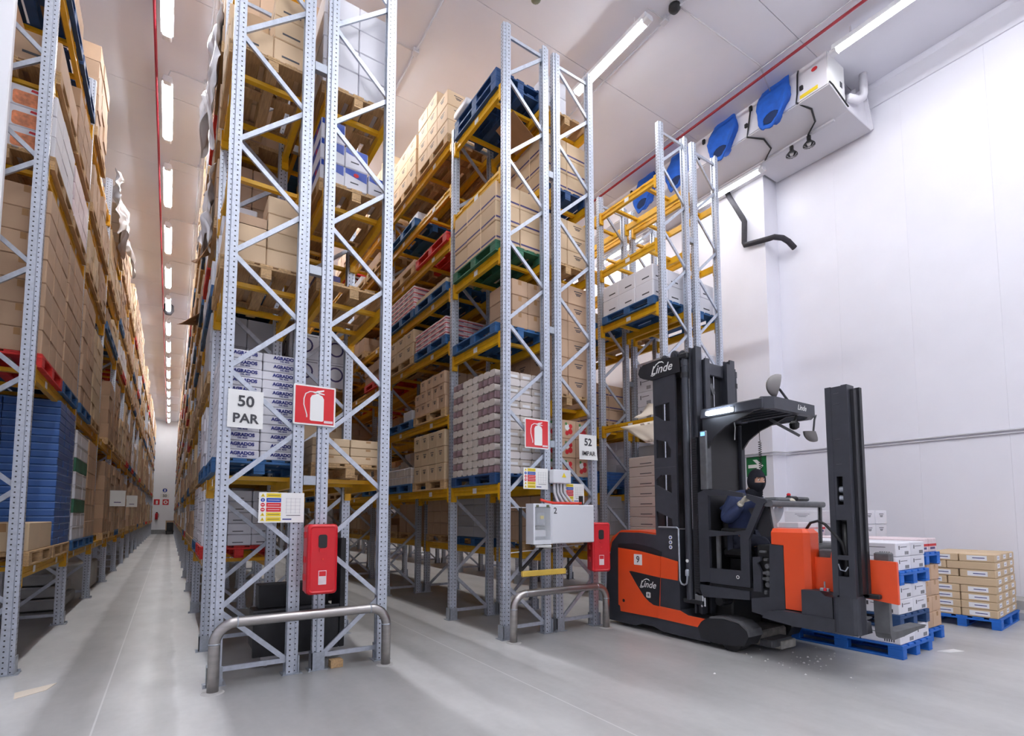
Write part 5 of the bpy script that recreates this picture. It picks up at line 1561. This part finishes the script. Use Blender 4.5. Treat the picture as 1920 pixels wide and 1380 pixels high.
lettering('Linde', .155, 'signwhite', (XL - .0135 - 5.75, 4.33 - 4.0, 3.385), T, face='-x', shear=.35, bold=.0015)
def logo_flourish(cy__, cz__, w, x_, par):
    pts = [(x_, cy__ + w * .34, cz__ + w * .10), (x_, cy__ + w * .24, cz__ + w * .22), (x_, cy__ + w * .08, cz__ + w * .285), (x_, cy__ - w * .06, cz__ + w * .27), (x_, cy__ - w * .14, cz__ + w * .2)]
    P('logo_flourish', MB().tube(pts, [w * .012, w * .022, w * .026, w * .022, w * .01], 6), 'signwhite', parent=par)
    P('logo_flourish', MB().tube([(x_, cy__ + w * .53, cz__ - w * .17), (x_, cy__ + w * .44, cz__ - w * .20), (x_, cy__ + w * .30, cz__ - w * .17)], [w * .012, w * .02, w * .014], 6), 'signwhite', parent=par)
logo_flourish(4.33, 3.385, .32, XL - .0135, T)
logo_flourish(4.62, .61, .25, XL - .0125, door)
P('inner_mast_plate', MB().box(5.40, 5.43, 4.20, 4.45, 1.34, 3.28).box(5.40, 5.43, 4.495, 4.62, 1.34, 3.28), 'tdeep')
for y_, z_ in ((4.36, 3.53), (4.2, 3.55), (4.08, 3.52)):
    P('chain_pulley', MB().lathe([(.03, 5.28), (.055, 5.285), (.055, 5.33), (.03, 5.335)], (0, y_, z_), axis='x', n=14).box(5.26, 5.36, y_ - .03, y_ + .03, z_ - .08, z_), 'tdark', smooth=False)
for x_ in (5.235, 6.24):
    P('lift_cylinder', MB().lathe([(.043, .5), (.043, 3.34), (.05, 3.345), (.05, 3.42), (.035, 3.43), (.035, 3.46)], (x_, 4.0, 0), n=16), 'tdark', smooth=False)
    P('cylinder_collar', MB().lathe([(.052, 3.2), (.052, 3.26)], (x_, 4.0, 0), n=16), 'tdeep')
P('cylinder_head', MB().cbox(5.19, 5.34, 3.93, 4.06, 3.44, 3.51, .015), 'tdeep')
s_ = P('round_sticker', MB().lathe([(.02, 5.188), (.02, 5.195)], (0, 4.0, .96), axis='x', n=12), 'signwhite')
for x0_, x1_, y0_, y1_, zt in ((5.235, 5.345, 3.84, 3.92, 3.56), (5.36, 5.45, 3.80, 3.90, 3.42), (5.80, 5.90, 3.80, 3.90, 3.42), (5.93, 6.03, 3.84, 3.92, 3.5)):
    b = MB().box(x0_, x1_, y0_, y0_ + .02, .35, zt).box(x0_, x1_, y1_, y1_ + .02, .35, zt).box((x0_ + x1_)/2 - .012, (x0_ + x1_)/2 + .012, y0_ + .02, y1_, .35, zt)
    P('mast_channel', b, 'tdark')
P('mast_crossbar', MB().cbox(5.45, 5.80, 3.85, 3.93, 3.24, 3.40, .01), 'tdark')
P('mast_crossbar', MB().cbox(5.45, 5.80, 3.86, 3.92, 2.2, 2.34, .01), 'tdark')
P('mast_panel', MB().box(5.45, 5.80, 3.90, 3.92, 2.34, 3.24), 'tdeep')
P('lift_chain', MB().box(5.60, 5.615, 3.86, 3.875, 2.6, 3.4), 'chrome')
P('lift_chain', MB().box(5.66, 5.672, 3.76, 3.77, 1.0, 2.3), 'chrome')
P('mast_bracket', MB().bar((5.5, 3.84, 3.12), (5.56, 3.84, 3.0), .06, .03), 'tgrey')
b = MB().box(XL - .004, XL + .03, 3.835, 3.90, .60, 2.44)
for i in range(64):
    b.box(XL - .014, XL - .003, 3.838, 3.897, .62 + .0285 * i, .634 + .0285 * i)
P('hose_guide', b, 'tdeep')
P('guide_cover', MB().cbox(XL, XL + .1, 3.70, 3.80, 1.80, 2.50, .012), 'tgrey')
P('guide_screen', MB().box(XL - .003, XL, 3.72, 3.775, 2.44, 2.485), 'screen', 'small lit blue display')
P('hose_fittings', MB().cbox(XL + .0, XL + .08, 3.80, 3.92, .50, .58, .01).lathe([(.012, .44), (.012, .52)], (XL + .02, 3.83, 0), n=8).lathe([(.012, .45), (.012, .55)], (XL + .02, 3.79, 0), n=8), 'chrome')
P('support_arm', MB().cbox(XL + .0, XL + .04, 3.82, 4.08, .46, .51, .008), 'tdeep')
# cab
P('cab_back', MB().box(5.26, 5.92, 3.72, 3.77, .74, 2.62), 'black')
P('cab_back_post', MB().cbox(5.87, 5.95, 3.68, 3.80, .74, 2.62, .01), 'tdark')
frame_polys = ([(3.835, .73), (3.70, .74), (3.70, 1.8), (3.74, 1.805), (3.835, 1.77)],
               [(3.74, 1.805), (3.6, 1.80), (3.45, 1.785), (3.26, 1.745), (3.26, 1.70), (3.45, 1.725), (3.70, 1.735)],
               [(3.225, 1.735), (3.01, 1.675), (3.0, 1.64), (3.09, 1.60), (3.12, 1.63), (3.225, 1.69)],
               [(3.01, 1.66), (3.12, 1.62), (3.25, 1.33), (3.31, 1.29), (3.31, .74), (3.21, .74), (3.21, 1.25)],
               [(3.70, 1.335), (3.4, 1.315), (3.24, 1.345), (3.22, 1.28), (3.31, 1.295), (3.70, 1.26)],
               [(3.70, .90), (3.31, .90), (3.21, .73), (3.70, .73)])
for xa, xb in ((XL, XL + .045), (XT - .045, XT)):
    b = MB()
    for q, pg in enumerate(frame_polys):
        if xa > XL and q in (1, 2, 3):
            continue
        b.prism(pg, 'x', xa + .0005 * q, xb - .0005 * q)
    P('cab_side_frame', b, 'tdark')
P('inner_post', MB().box(XL + .05, XL + .08, 3.60, 3.64, .74, 1.3), 'tgrey')
e_ = P('door_emblem', MB().frame([(3.35 + .02*math.cos(a*PI/6), .83 + .02*math.sin(a*PI/6)) for a in range(12)], [(3.35 + .012*math.cos(a*PI/6), .83 + .012*math.sin(a*PI/6)) for a in range(12)], 'x', XL - .002, XL), 'signwhite')
P('cab_floor', MB().cbox(XL + .03, XT - .03, 2.95, 3.74, .60, .735, .015), 'tdeep')
P('cab_floor_edge', side([(3.86, .70), (3.22, .69), (3.22, .60), (3.80, .56)], XL + .002, XL + .03), 'tdark')
P('under_cab_cylinder', MB().lathe([(.05, 5.3), (.06, 5.32), (.06, 5.5), (.04, 5.55)], (0, 3.66, .52), axis='x', n=14), 'tdeep')
P('seat', MB().cbox(5.42, 5.90, 3.36, 3.68, 1.02, 1.12, .03).cbox(5.44, 5.88, 3.62, 3.70, 1.1, 1.62, .03).cbox(5.5, 5.8, 3.4, 3.65, .735, 1.02, .02), 'black')
P('armrest', MB().cbox(5.30, 5.38, 3.28, 3.62, 1.30, 1.36, .02), 'black')
P('dashboard_bar', MB().prism(rrect(2.94, 3.04, 1.595, 1.66, .025, 3), 'x', XL + .02, XT), 'tgrey')
P('dashboard', side([(3.10, 1.28), (3.24, 1.58), (3.02, 1.60), (2.96, 1.28)], XL + .06, XL + .16), 'tdeep')
P('console', MB().cbox(5.42, 5.78, 3.00, 3.18, 1.64, 1.70, .025), 'tgrey')
P('joystick', MB().tube([(5.78, 3.08, 1.66), (5.78, 3.07, 1.73)], .02, 8).cbox(5.74, 5.90, 3.03, 3.09, 1.68, 1.72, .012), 'black')
P('red_button', MB().lathe([(.02, 1.725), (.022, 1.74), (.012, 1.752)], (5.78, 3.07, 0), n=10), 'red', 'red button on the console')
P('grab_tube', MB().tube([(5.92, 3.06, 1.69), (6.16, 3.06, 1.69)], .025, 8), 'tgrey')
P('windscreen', MB().add([(XL + .05, 2.99, 1.60), (XT - .05, 2.99, 1.60), (XT - .20, 2.93, 1.20), (XL + .05, 2.93, 1.20), (XL + .05, 2.985, 1.60), (XT - .05, 2.985, 1.60), (XT - .20, 2.925, 1.20), (XL + .05, 2.925, 1.20)],
    [(0, 1, 2, 3), (7, 6, 5, 4), (0, 4, 5, 1), (1, 5, 6, 2), (2, 6, 7, 3), (3, 7, 4, 0)]), 'glass')
P('windscreen_edge', MB().bar((XT - .04, 2.985, 1.62), (XT - .19, 2.925, 1.20), .04, .03), 'black')
P('front_bulkhead', side([(2.98, 1.21), (2.84, 1.20), (2.84, .55), (3.04, .46), (3.20, .48), (3.20, .62), (3.0, .66)], XL, XL + .05), 'tdark')
P('front_housing', MB().cbox(XL + .06, XT - .08, 2.66, 3.16, .47, 1.19, .015), 'black')
P('chain_bracket', side([(3.17, 1.06), (3.17, .70), (3.08, .70), (3.08, .92), (3.12, 1.0), (3.08, 1.03), (3.08, 1.07)], XL - .004, XL + .03), 'tdark')
b = MB()
for (y_, z_, w_, h_) in ((3.07, 1.12, .07, .025), (3.04, 1.04, .04, .03), (3.05, .90, .05, .03), (3.06, .84, .04, .03), (3.05, .70, .03, .04), (3.07, .60, .05, .03), (3.06, .54, .03, .03)):
    b.cbox(XL + .01, XL + .055, y_ - w_/2, y_ + w_/2, z_ - h_/2, z_ + h_/2, .006)
for z_ in (.78, .84, .9, .97):
    b.lathe([(.02, XL + .02), (.028, XL + .025), (.028, XL + .05)], (0, 3.03, z_), axis='x', n=10)
P('chain_links', b, 'tgrey')
P('traverse_cover', MB().prism([(XL, 2.96), (XL, 2.64), (XL + .04, 2.59), (XL + .18, 2.58), (XL + .18, 2.96)], 'z', 1.20, 1.33).prism([(XL, 2.835), (XL, 2.64), (XL + .04, 2.59), (XL + .18, 2.58), (XL + .18, 2.835)], 'z', .565, 1.20).add(
    [(XL, 2.96, 1.33), (XL, 2.64, 1.33), (XL + .04, 2.59, 1.33), (XL + .18, 2.58, 1.33), (XL + .18, 2.96, 1.33), (XL + .03, 2.955, 1.37), (XL + .03, 2.66, 1.37), (XL + .05, 2.63, 1.37), (XL + .17, 2.62, 1.37), (XL + .17, 2.955, 1.37)],
    [(0, 1, 6, 5), (1, 2, 7, 6), (2, 3, 8, 7), (3, 4, 9, 8), (4, 0, 5, 9), (5, 6, 7, 8, 9), (4, 3, 2, 1, 0)]), 'torange', 'tall orange traverse cover')
# turret: lower arm, auxiliary mast, carriage and forks
P('turret_arm', side([(2.84, .555), (2.31, .55), (2.16, .53), (2.15, .43), (2.71, .42), (3.04, .455), (3.0, .52)], XL - .08, XL + .2), 'tdark')
P('turret_housing', side([(2.64, .785), (2.47, .79), (2.42, .75), (2.36, .745), (2.36, .55), (2.64, .55)], XL - .07, XL + .17), 'tdark')
P('turret_column', MB().prism(rrect(XL - .10, XL + .12, 2.14, 2.36, .06, 4), 'z', .44, .78), 'tdark')
XA = 5.10
b = MB().box(XA, XA + .14, 2.285, 2.335, .76, 2.70).box(XA, XA + .14, 2.145, 2.195, .76, 2.70).box(XA + .003, XA + .03, 2.195, 2.285, 1.86, 2.695).box(XA + .003, XA + .03, 2.195, 2.285, 1.46, 1.60).box(XA + .003, XA + .05, 2.195, 2.285, .76, .95).box(XA + .003, XA + .03, 2.265, 2.285, 1.60, 1.86).box(XA + .003, XA + .03, 2.195, 2.215, 1.60, 1.86).box(XA + .003, XA + .03, 2.195, 2.285, 1.10, 1.14)
P('auxiliary_mast', b, 'tdark')
P('mast_flange', MB().box(XA + .14, XA + .19, 2.10, 2.34, .76, 2.68).box(XA + .06, XA + .14, 2.115, 2.145, .8, 2.66), 'tdeep')
P('mast_recess', MB().box(XA + .10, XA + .13, 2.195, 2.285, .76, 2.6), 'black')
P('auxiliary_cylinder', MB().lathe([(.028, .80), (.028, 1.44)], (XA + .06, 2.235, 0), n=12), 'black', smooth=True)
P('mast_roller', MB().lathe([(.03, 2.222), (.03, 2.258)], (XA + .05, 0, 1.74), axis='y', n=12).lathe([(.03, 2.222), (.03, 2.258)], (XA + .05, 0, 1.66), axis='y', n=12), 'plate')
for z_ in (2.63, 2.53, 2.2, 1.97):
    P('mast_mark', MB().box(XA - .0005, XA + .0035, 2.215, 2.262, z_, z_ + .004), 'tgrey')
P('hydraulic_hose', MB().tube([(XL + .12, 2.66, 1.37), (XL + .08, 2.60, 1.43), (XL + .02, 2.50, 1.45), (XL - .06, 2.40, 1.42), (XL - .10, 2.31, 1.34), (XL - .08, 2.25, 1.25), (XL - .05, 2.23, 1.10), (XL - .05, 2.24, 1.0)], .013, 8), 'rubber', smooth=True)
P('hose_loop', MB().tube([(XA + .0, 2.28, 1.06), (XA - .01, 2.26, 1.01), (XA - .01, 2.22, 1.0), (XA, 2.2, 1.04)], .006, 6), 'plate')
P('fork_carriage', side([(2.59, 1.095), (2.44, 1.095), (2.42, 1.19), (2.39, 1.19), (2.39, 1.10), (2.20, 1.10), (2.20, 1.20), (2.14, 1.20), (2.12, 1.10), (1.905, 1.095), (1.90, 1.08), (1.90, .725), (2.10, .745), (2.59, .79)], 5.30, 5.335), 'torange', 'orange fork carriage plate')
P('carriage_rib', MB().box(5.26, 5.30, 2.13, 2.16, .78, 1.16), 'torange')
for y_ in (2.50, 2.025):
    P('fork_hook', MB().cbox(5.335, 5.42, y_ - .065, y_ + .065, 1.06, 1.17, .012), 'tgrey')
P('tilt_bar', MB().cbox(5.24, 5.30, 2.02, 2.24, .76, .80, .008), 'tdeep')
for y_ in (1.98, 2.44):
    P('fork', MB().prism([(5.32, 1.05), (5.37, 1.05), (5.372, .49), (5.385, .465), (6.10, .455), (6.14, .445), (6.10, .435), (5.6, .405), (5.39, .40), (5.34, .42), (5.322, .46)], 'y', y_, y_ + .12), 'tgrey' if y_ < 2 else 'tgrey')
P('valve_block', MB().cbox(XL - .05, XL - .01, 2.40, 2.48, .79, .82, .006).lathe([(.007, .82), (.007, .88)], (XL - .03, 2.44, 0), n=8), 'plate')
P('valve_cap', MB().lathe([(.014, .80), (.014, .825)], (XL - .07, 2.42, 0), n=8), 'red')
# overhead guard
b = MB().cbox(XL, XL + .07, 3.00, 3.78, 2.64, 2.76, .012).cbox(XT - .07, XT, 3.05, 3.78, 2.64, 2.76, .012).prism([(XL, 3.02), (XL + .1, 2.93), (XT - .18, 2.93), (XT, 3.06), (XT - .04, 3.12), (XT - .2, 3.0), (XL + .12, 3.0), (XL + .05, 3.07)], 'z', 2.64, 2.77).cbox(XL + .07, XT - .07, 3.7, 3.78, 2.64, 2.74, .01)
P('guard_frame', b, 'tdark')
for x_ in (5.38, 5.52, 5.66, 5.80, 5.94, 6.08):
    P('guard_bar', MB().cbox(x_ - .02, x_ + .02, 2.98, 3.72, 2.67, 2.71, .008), 'tdark')
P('guard_roof_sheet', MB().cbox(5.3, 5.95, 3.1, 3.6, 2.755, 2.775, .006), 'tdeep')
lettering('Linde', .085, 'signwhite', (5.86 - 5.75, 2.928 - 4.0, 2.705), T, face='-y', shear=.35, bold=.001)
for x_ in (XL + .02, 5.89):
    P('guard_gusset', side([(3.76, 2.20), (3.76, 2.64), (3.12, 2.64), (3.22, 2.60), (3.45, 2.52), (3.60, 2.42), (3.69, 2.30)], x_, x_ + .03), 'tdeep')
P('light_bar', MB().prism(rrect(3.35, 3.68, 2.665, 2.712, .02, 3), 'x', XL - .03, XL - .004), 'led', 'glowing white light bar')
P('light_housing', MB().cbox(XL - .006, XL + .002, 3.33, 3.70, 2.655, 2.722, .002), 'black')
def half_dome(c, r, d, up=1, m='mirror'):
    vs, fs, n = [], [], 10
    for i in range(5):
        ph = PI / 2 * i / 4
        for a in range(n + 1):
            th = PI * a / n
            vs.append((c[0] + r * math.cos(th) * math.cos(ph) * .7, c[1] + r * math.cos(th) * math.cos(ph) * .7, c[2] + up * r * math.sin(th) * math.cos(ph)))
            vs[-1] = (vs[-1][0] - d * math.sin(ph) * .7, vs[-1][1] + d * math.sin(ph) * .7, vs[-1][2])
    w = n + 1
    for i in range(4):
        for a in range(n):
            fs.append((i*w + a, i*w + a + 1, (i+1)*w + a + 1, (i+1)*w + a))
    fs.append(tuple(range(w)))
    return MB().add(vs, fs)
b = half_dome((5.66, 3.14, 2.99), .15, .05, 1)
def turn(bm_, c, ang):
    ca, sa = math.cos(ang), math.sin(ang)
    out = []
    for x_, y_, z_ in bm_.v:
        u = ((x_ - c[0]) - (y_ - c[1])) * .7071
        w_ = (x_ - c[0]) * .7071 + (y_ - c[1]) * .7071
        z2 = z_ - c[2]
        u2, z3 = u, z2
        w2, z3 = w_ * ca - z2 * sa, w_ * sa + z2 * ca
        out.append((c[0] + .7071 * (w2 + u2), c[1] + .7071 * (w2 - u2), c[2] + z3))
    bm_.v = out
    return bm_
m1 = MB()
n = 14
cx, cy_, cz_ = 5.64, 3.15, 2.98
rgt = Vector((.832, -.555, 0)); upv = Vector((0, 0, 1)); fwv = Vector((.555, .832, 0))
def dome(c, r, a0, a1, depth):
    vs, fs = [], []
    K = 5
    for i in range(K):
        ph = PI / 2 * i / (K - 1)
        for a in range(n + 1):
            th = a0 + (a1 - a0) * a / n
            p = Vector(c) + (rgt * math.cos(th) + upv * math.sin(th)) * r * math.cos(ph) - fwv * depth * math.sin(ph)
            vs.append(p)
    w = n + 1
    fs = [(i*w + a, i*w + a + 1, (i+1)*w + a + 1, (i+1)*w + a) for i in range(K-1) for a in range(n)]
    fs.append(tuple(range(w)))
    return MB().add(vs, fs)
P('mirror', dome((5.70, 3.10, 2.97), .14, PI * .42, PI * 1.42, .05), 'mirror', 'grey half-round upper mirror', smooth=True)
P('mirror_arm', MB().tube([(5.70, 3.12, 2.97), (5.74, 3.10, 2.93), (5.76, 2.98, 2.72)], .013, 6).cbox(5.68, 5.72, 3.09, 3.13, 2.95, 2.99, .006), 'tdeep')
P('mirror', dome((6.24, 3.0, 2.48), .12, PI * .98, PI * 1.62, .05), 'mirror', 'grey lower mirror', smooth=True)
P('mirror_arm', MB().tube([(6.21, 2.97, 2.66), (6.235, 2.96, 2.67), (6.24, 2.98, 2.62), (6.24, 3.0, 2.46)], .012, 6), 'tgrey')
P('tilted_display', MB().bar((5.70, 3.18, 2.58), (5.98, 3.06, 2.44), .16, .03, (0, -.5, .85)), 'tgrey')
P('work_lamp', MB().lathe([(.02, 0), (.05, .02), (.055, .07), (.03, .1)], (6.02, 3.1, 2.50), n=12).tube([(6.02, 3.1, 2.58), (6.04, 3.08, 2.66)], .02, 6), 'black')
hx = [(5.80, 3.40, 2.62), (5.80, 3.40, 2.40)]
for i in range(26 * 8 + 1):
    a = 2 * PI * i / 8
    hx.append((5.80 + .016*math.cos(a), 3.40 + .016*math.sin(a), 2.38 - .66 * i / (26 * 8)))
P('coiled_cable', MB().tube(hx, .0045, 4), 'black', 'black coiled cable', smooth=True)
P('loose_wire', MB().tube([(5.45, 3.5, 2.63), (5.44, 3.48, 2.52), (5.46, 3.5, 2.44), (5.44, 3.49, 2.38)], .005, 5), 'signwhite')

# ------------------------------------------------------------------ operator
PR = thing('person', 'person in navy jacket, black balaclava and cream gloves seated leaning forward in the truck cab', 'person', (5.62, 3.55, 1.12))
PB0 = Vector((5.62, 3.55, 1.12))
def skin_mesh(name, verts, edges, m, label=None, root=0, lev=2):
    me = bpy.data.meshes.new(name)
    me.from_pydata([tuple(Vector(p[:3]) - PB0) for p in verts], edges, [])
    me.materials.append(M[m])
    o = obj(name, me, PR, label=label)
    md = o.modifiers.new('skin', 'SKIN')
    md.use_smooth_shade = True
    lay = me.skin_vertices[0].data
    for i, p in enumerate(verts):
        r = p[3]
        lay[i].radius = (r, p[4] if len(p) > 4 else r)
        lay[i].use_root = (i == root)
    sb = o.modifiers.new('sub', 'SUBSURF')
    sb.levels = lev
    sb.render_levels = lev
    return o
hip, belly, chest, nb, neck, head = (5.62, 3.55, 1.20), (5.62, 3.56, 1.38), (5.60, 3.52, 1.57), (5.585, 3.44, 1.70), (5.565, 3.37, 1.76), (5.55, 3.315, 1.87)
rs, re_, rw = (5.42, 3.50, 1.665), (5.35, 3.57, 1.445), (5.285, 3.34, 1.60)
ls, le, lw = (5.78, 3.40, 1.63), (5.86, 3.30, 1.42), (5.74, 3.14, 1.64)
rk, ra = (5.50, 3.20, 1.22), (5.50, 3.22, .82)
lk, la = (5.76, 3.20, 1.22), (5.76, 3.24, .82)
rh, lh = (5.53, 3.50, 1.19), (5.71, 3.50, 1.19)
body_v = [hip + (.12,), belly + (.12,), chest + (.13,), nb + (.08,), neck + (.055,), head + (.085,), rs + (.055,), re_ + (.042,), rw + (.03,), ls + (.055,), le + (.042,), lw + (.03,), rh + (.075,), rk + (.055,), ra + (.04,), lh + (.075,), lk + (.055,), la + (.04,)]
skin_mesh('body', body_v, [(0, 1), (1, 2), (2, 3), (3, 4), (4, 5), (3, 6), (6, 7), (7, 8), (3, 9), (9, 10), (10, 11), (0, 12), (12, 13), (13, 14), (0, 15), (15, 16), (16, 17)], 'skin')
jk = [(5.62, 3.555, 1.19, .175, .15), (5.62, 3.565, 1.36, .18, .16), (5.60, 3.53, 1.55, .20, .17), (5.587, 3.455, 1.68, .16, .13), (5.568, 3.375, 1.755, .088), rs + (.105,), (5.375, 3.56, 1.55, .088), re_ + (.08,), (5.31, 3.44, 1.53, .07), (5.279, 3.335, 1.618, .045), ls + (.09,), (5.83, 3.36, 1.52, .075), le + (.07,), (5.79, 3.20, 1.55, .058), (5.755, 3.155, 1.62, .046)]
skin_mesh('jacket', jk, [(0, 1), (1, 2), (2, 3), (3, 4), (3, 5), (5, 6), (6, 7), (7, 8), (8, 9), (3, 10), (10, 11), (11, 12), (12, 13), (13, 14)], 'navy', 'navy quilted jacket')
tr = [hip + (.15,), rh + (.095,), (5.51, 3.34, 1.225, .085), rk + (.07,), (5.50, 3.2, 1.0, .065), (5.50, 3.22, .84, .06), lh + (.095,), (5.74, 3.34, 1.225, .085), lk + (.07,), (5.76, 3.21, 1.0, .065), (5.76, 3.24, .84, .06)]
skin_mesh('trousers', tr, [(0, 1), (1, 2), (2, 3), (3, 4), (4, 5), (0, 6), (6, 7), (7, 8), (8, 9), (9, 10)], 'trouser', 'dark trousers')
for x_, y_ in ((5.50, 3.19), (5.76, 3.21)):
    part('boot', MB().cbox(x_ - .05, x_ + .05, y_ - .14, y_ + .10, .738, .84, .03), 'black', PR)
# head: face surface with brow, nose and cheeks, balaclava shell with an eye opening
HC = Vector((5.545, 3.305, 1.89))
fdir = Vector((-.38, -.92, -.05)).normalized()
hr = fdir.cross(Vector((0, 0, 1))).normalized()
hu = hr.cross(fdir).normalized()
def head_pt(az, el, s=1.0, face=True):
    d = Vector((math.sin(az) * math.cos(el), math.cos(az) * math.cos(el), math.sin(el)))
    w, l, h = .078 * s, .098 * s, .128 * s
    if d.z < 0:
        w *= 1 - .22 * d.z * d.z
        l *= 1 - .05 * d.z * d.z
    nose = math.exp(-(az / .16) ** 2 - ((el + .12) / .24) ** 2) * .022 if abs(az) < 1.2 else 0
    sock = (math.exp(-((abs(az) - .42) / .2) ** 2 - ((el - .10) / .12) ** 2)) * -.010 if abs(az) < 1.4 else 0
    brow = math.exp(-((el - .30) / .10) ** 2) * math.exp(-(az / .7) ** 2) * .006
    return HC + hr * d.x * w + fdir * (d.y * l + nose + sock + brow) + hu * d.z * h
NA, NE = 32, 20
vs, fs = [], []
for i in range(NE + 1):
    for a in range(NA):
        vs.append(head_pt(-PI + 2*PI*a/NA, -PI/2 + PI*i/NE))
fs = [(i*NA + a, i*NA + (a+1) % NA, (i+1)*NA + (a+1) % NA, (i+1)*NA + a) for i in range(NE) for a in range(NA)]
part('head', MB().add(vs, fs), 'skin', PR, smooth=True)
vs, fs = [], []
NA2, NE2 = 40, 28
for i in range(NE2 + 1):
    for a in range(NA2):
        vs.append(head_pt(-PI + 2*PI*a/NA2, -PI/2 + PI*i/NE2, 1.075) - hu * 0)
for i in range(NE2):
    el = -PI/2 + PI*(i + .5)/NE2
    for a in range(NA2):
        az = -PI + 2*PI*(a + .5)/NA2
        if abs(az) < .98 and -.10 < el < .34 - .08 * abs(az):
            continue
        fs.append((i*NA2 + a, i*NA2 + (a+1) % NA2, (i+1)*NA2 + (a+1) % NA2, (i+1)*NA2 + a))
bl = part('balaclava', MB().add(vs, fs), 'knit', PR, 'black knitted balaclava', smooth=True)
md = bl.modifiers.new('thick', 'SOLIDIFY')
md.thickness = .006
md.offset = 1
part('balaclava_neck', MB().tube([HC - hu * .085 - fdir * .02, HC - hu * .12 - fdir * .025, Vector((5.57, 3.365, 1.74))], [.078, .085, .10], 16), 'knit', PR, smooth=True)
for s_ in (-1, 1):
    c = head_pt(s_ * .40, .10) + fdir * .001
    eo = part('eye', MB().lathe([(.001, -.011), (.009, -.007), (.012, 0), (.009, .007), (.001, .011)], tuple(c), n=10), 'eye', PR, smooth=True)
    part('iris', MB().lathe([(.0055, -.003), (.0055, .003)], tuple(c + fdir * .011), axis='y', n=8), 'iris', eo)
    part('eyebrow', MB().tube([head_pt(s_ * .22, .27) + fdir * .003, head_pt(s_ * .42, .31) + fdir * .003, head_pt(s_ * .62, .26) + fdir * .003], .004, 5), 'iris', PR)
def hand(base, fwd, down, thumb_side, curl, label):
    """glove: palm, four unequal bent fingers and a thumb leaving the side of the palm"""
    f = Vector(fwd).normalized()
    d = Vector(down).normalized()
    s_ = f.cross(d).normalized() * thumb_side
    B = Vector(base)
    b = MB()
    vs = []
    rings = [(-.03, .026, .024), (0, .032, .022), (.035, .042, .018), (.07, .044, .016), (.085, .040, .012)]
    for t_, w_, h_ in rings:
        for a in range(12):
            th = 2*PI*a/12
            vs.append(B + f*t_ + s_*math.cos(th)*w_ + d*math.sin(th)*h_)
    fs = [(i*12 + a, i*12 + (a+1) % 12, (i+1)*12 + (a+1) % 12, (i+1)*12 + a) for i in range(len(rings)-1) for a in range(12)] + [tuple(range(11, -1, -1)), tuple(48 + a for a in range(12))]
    b.add(vs, fs)
    for q, L in enumerate((.072, .082, .076, .060)):
        root = B + f*.072 + s_*(.030 - .020*q)
        p, dirv, pts = root, f.copy(), [root]
        for part_, frac in enumerate((.42, .33, .25)):
            ang = curl * (1, 1.2, .9)[part_]
            dirv = (dirv * math.cos(ang) + d * math.sin(ang)).normalized()
            dn = (d * math.cos(ang) - f * math.sin(ang))
            p = p + dirv * L * frac
            pts.append(p)
        pts.append(p + dirv * .006)
        b.tube(pts, [.0115, .0112, .0105, .0095, .005], 8)
    root = B + f*.012 + s_*.030
    tdir = (s_*.75 + f*.6 + d*.25).normalized()
    p1 = root + tdir*.030
    p2 = p1 + (tdir*.5 + f*.6 + d*.25).normalized()*.03
    p3 = p2 + (f*.8 + d*.35).normalized()*.024
    b.tube([root, p1, p2, p3, p3 + f*.005], [.015, .0135, .012, .0105, .005], 8)
    b.tube([B - f*.055, B - f*.02], [.036, .032], 12)
    return part('glove', b, 'glove', PR, label, smooth=True)
hand((5.262, 3.305, 1.655), (-.15, -.72, .62), (-.1, -.62, -.75), 1, .42, 'cream glove gripping the cab rail')
hand((5.735, 3.115, 1.665), (-.2, -.9, .25), (0, -.3, -.95), -1, .35, 'cream glove on the console')
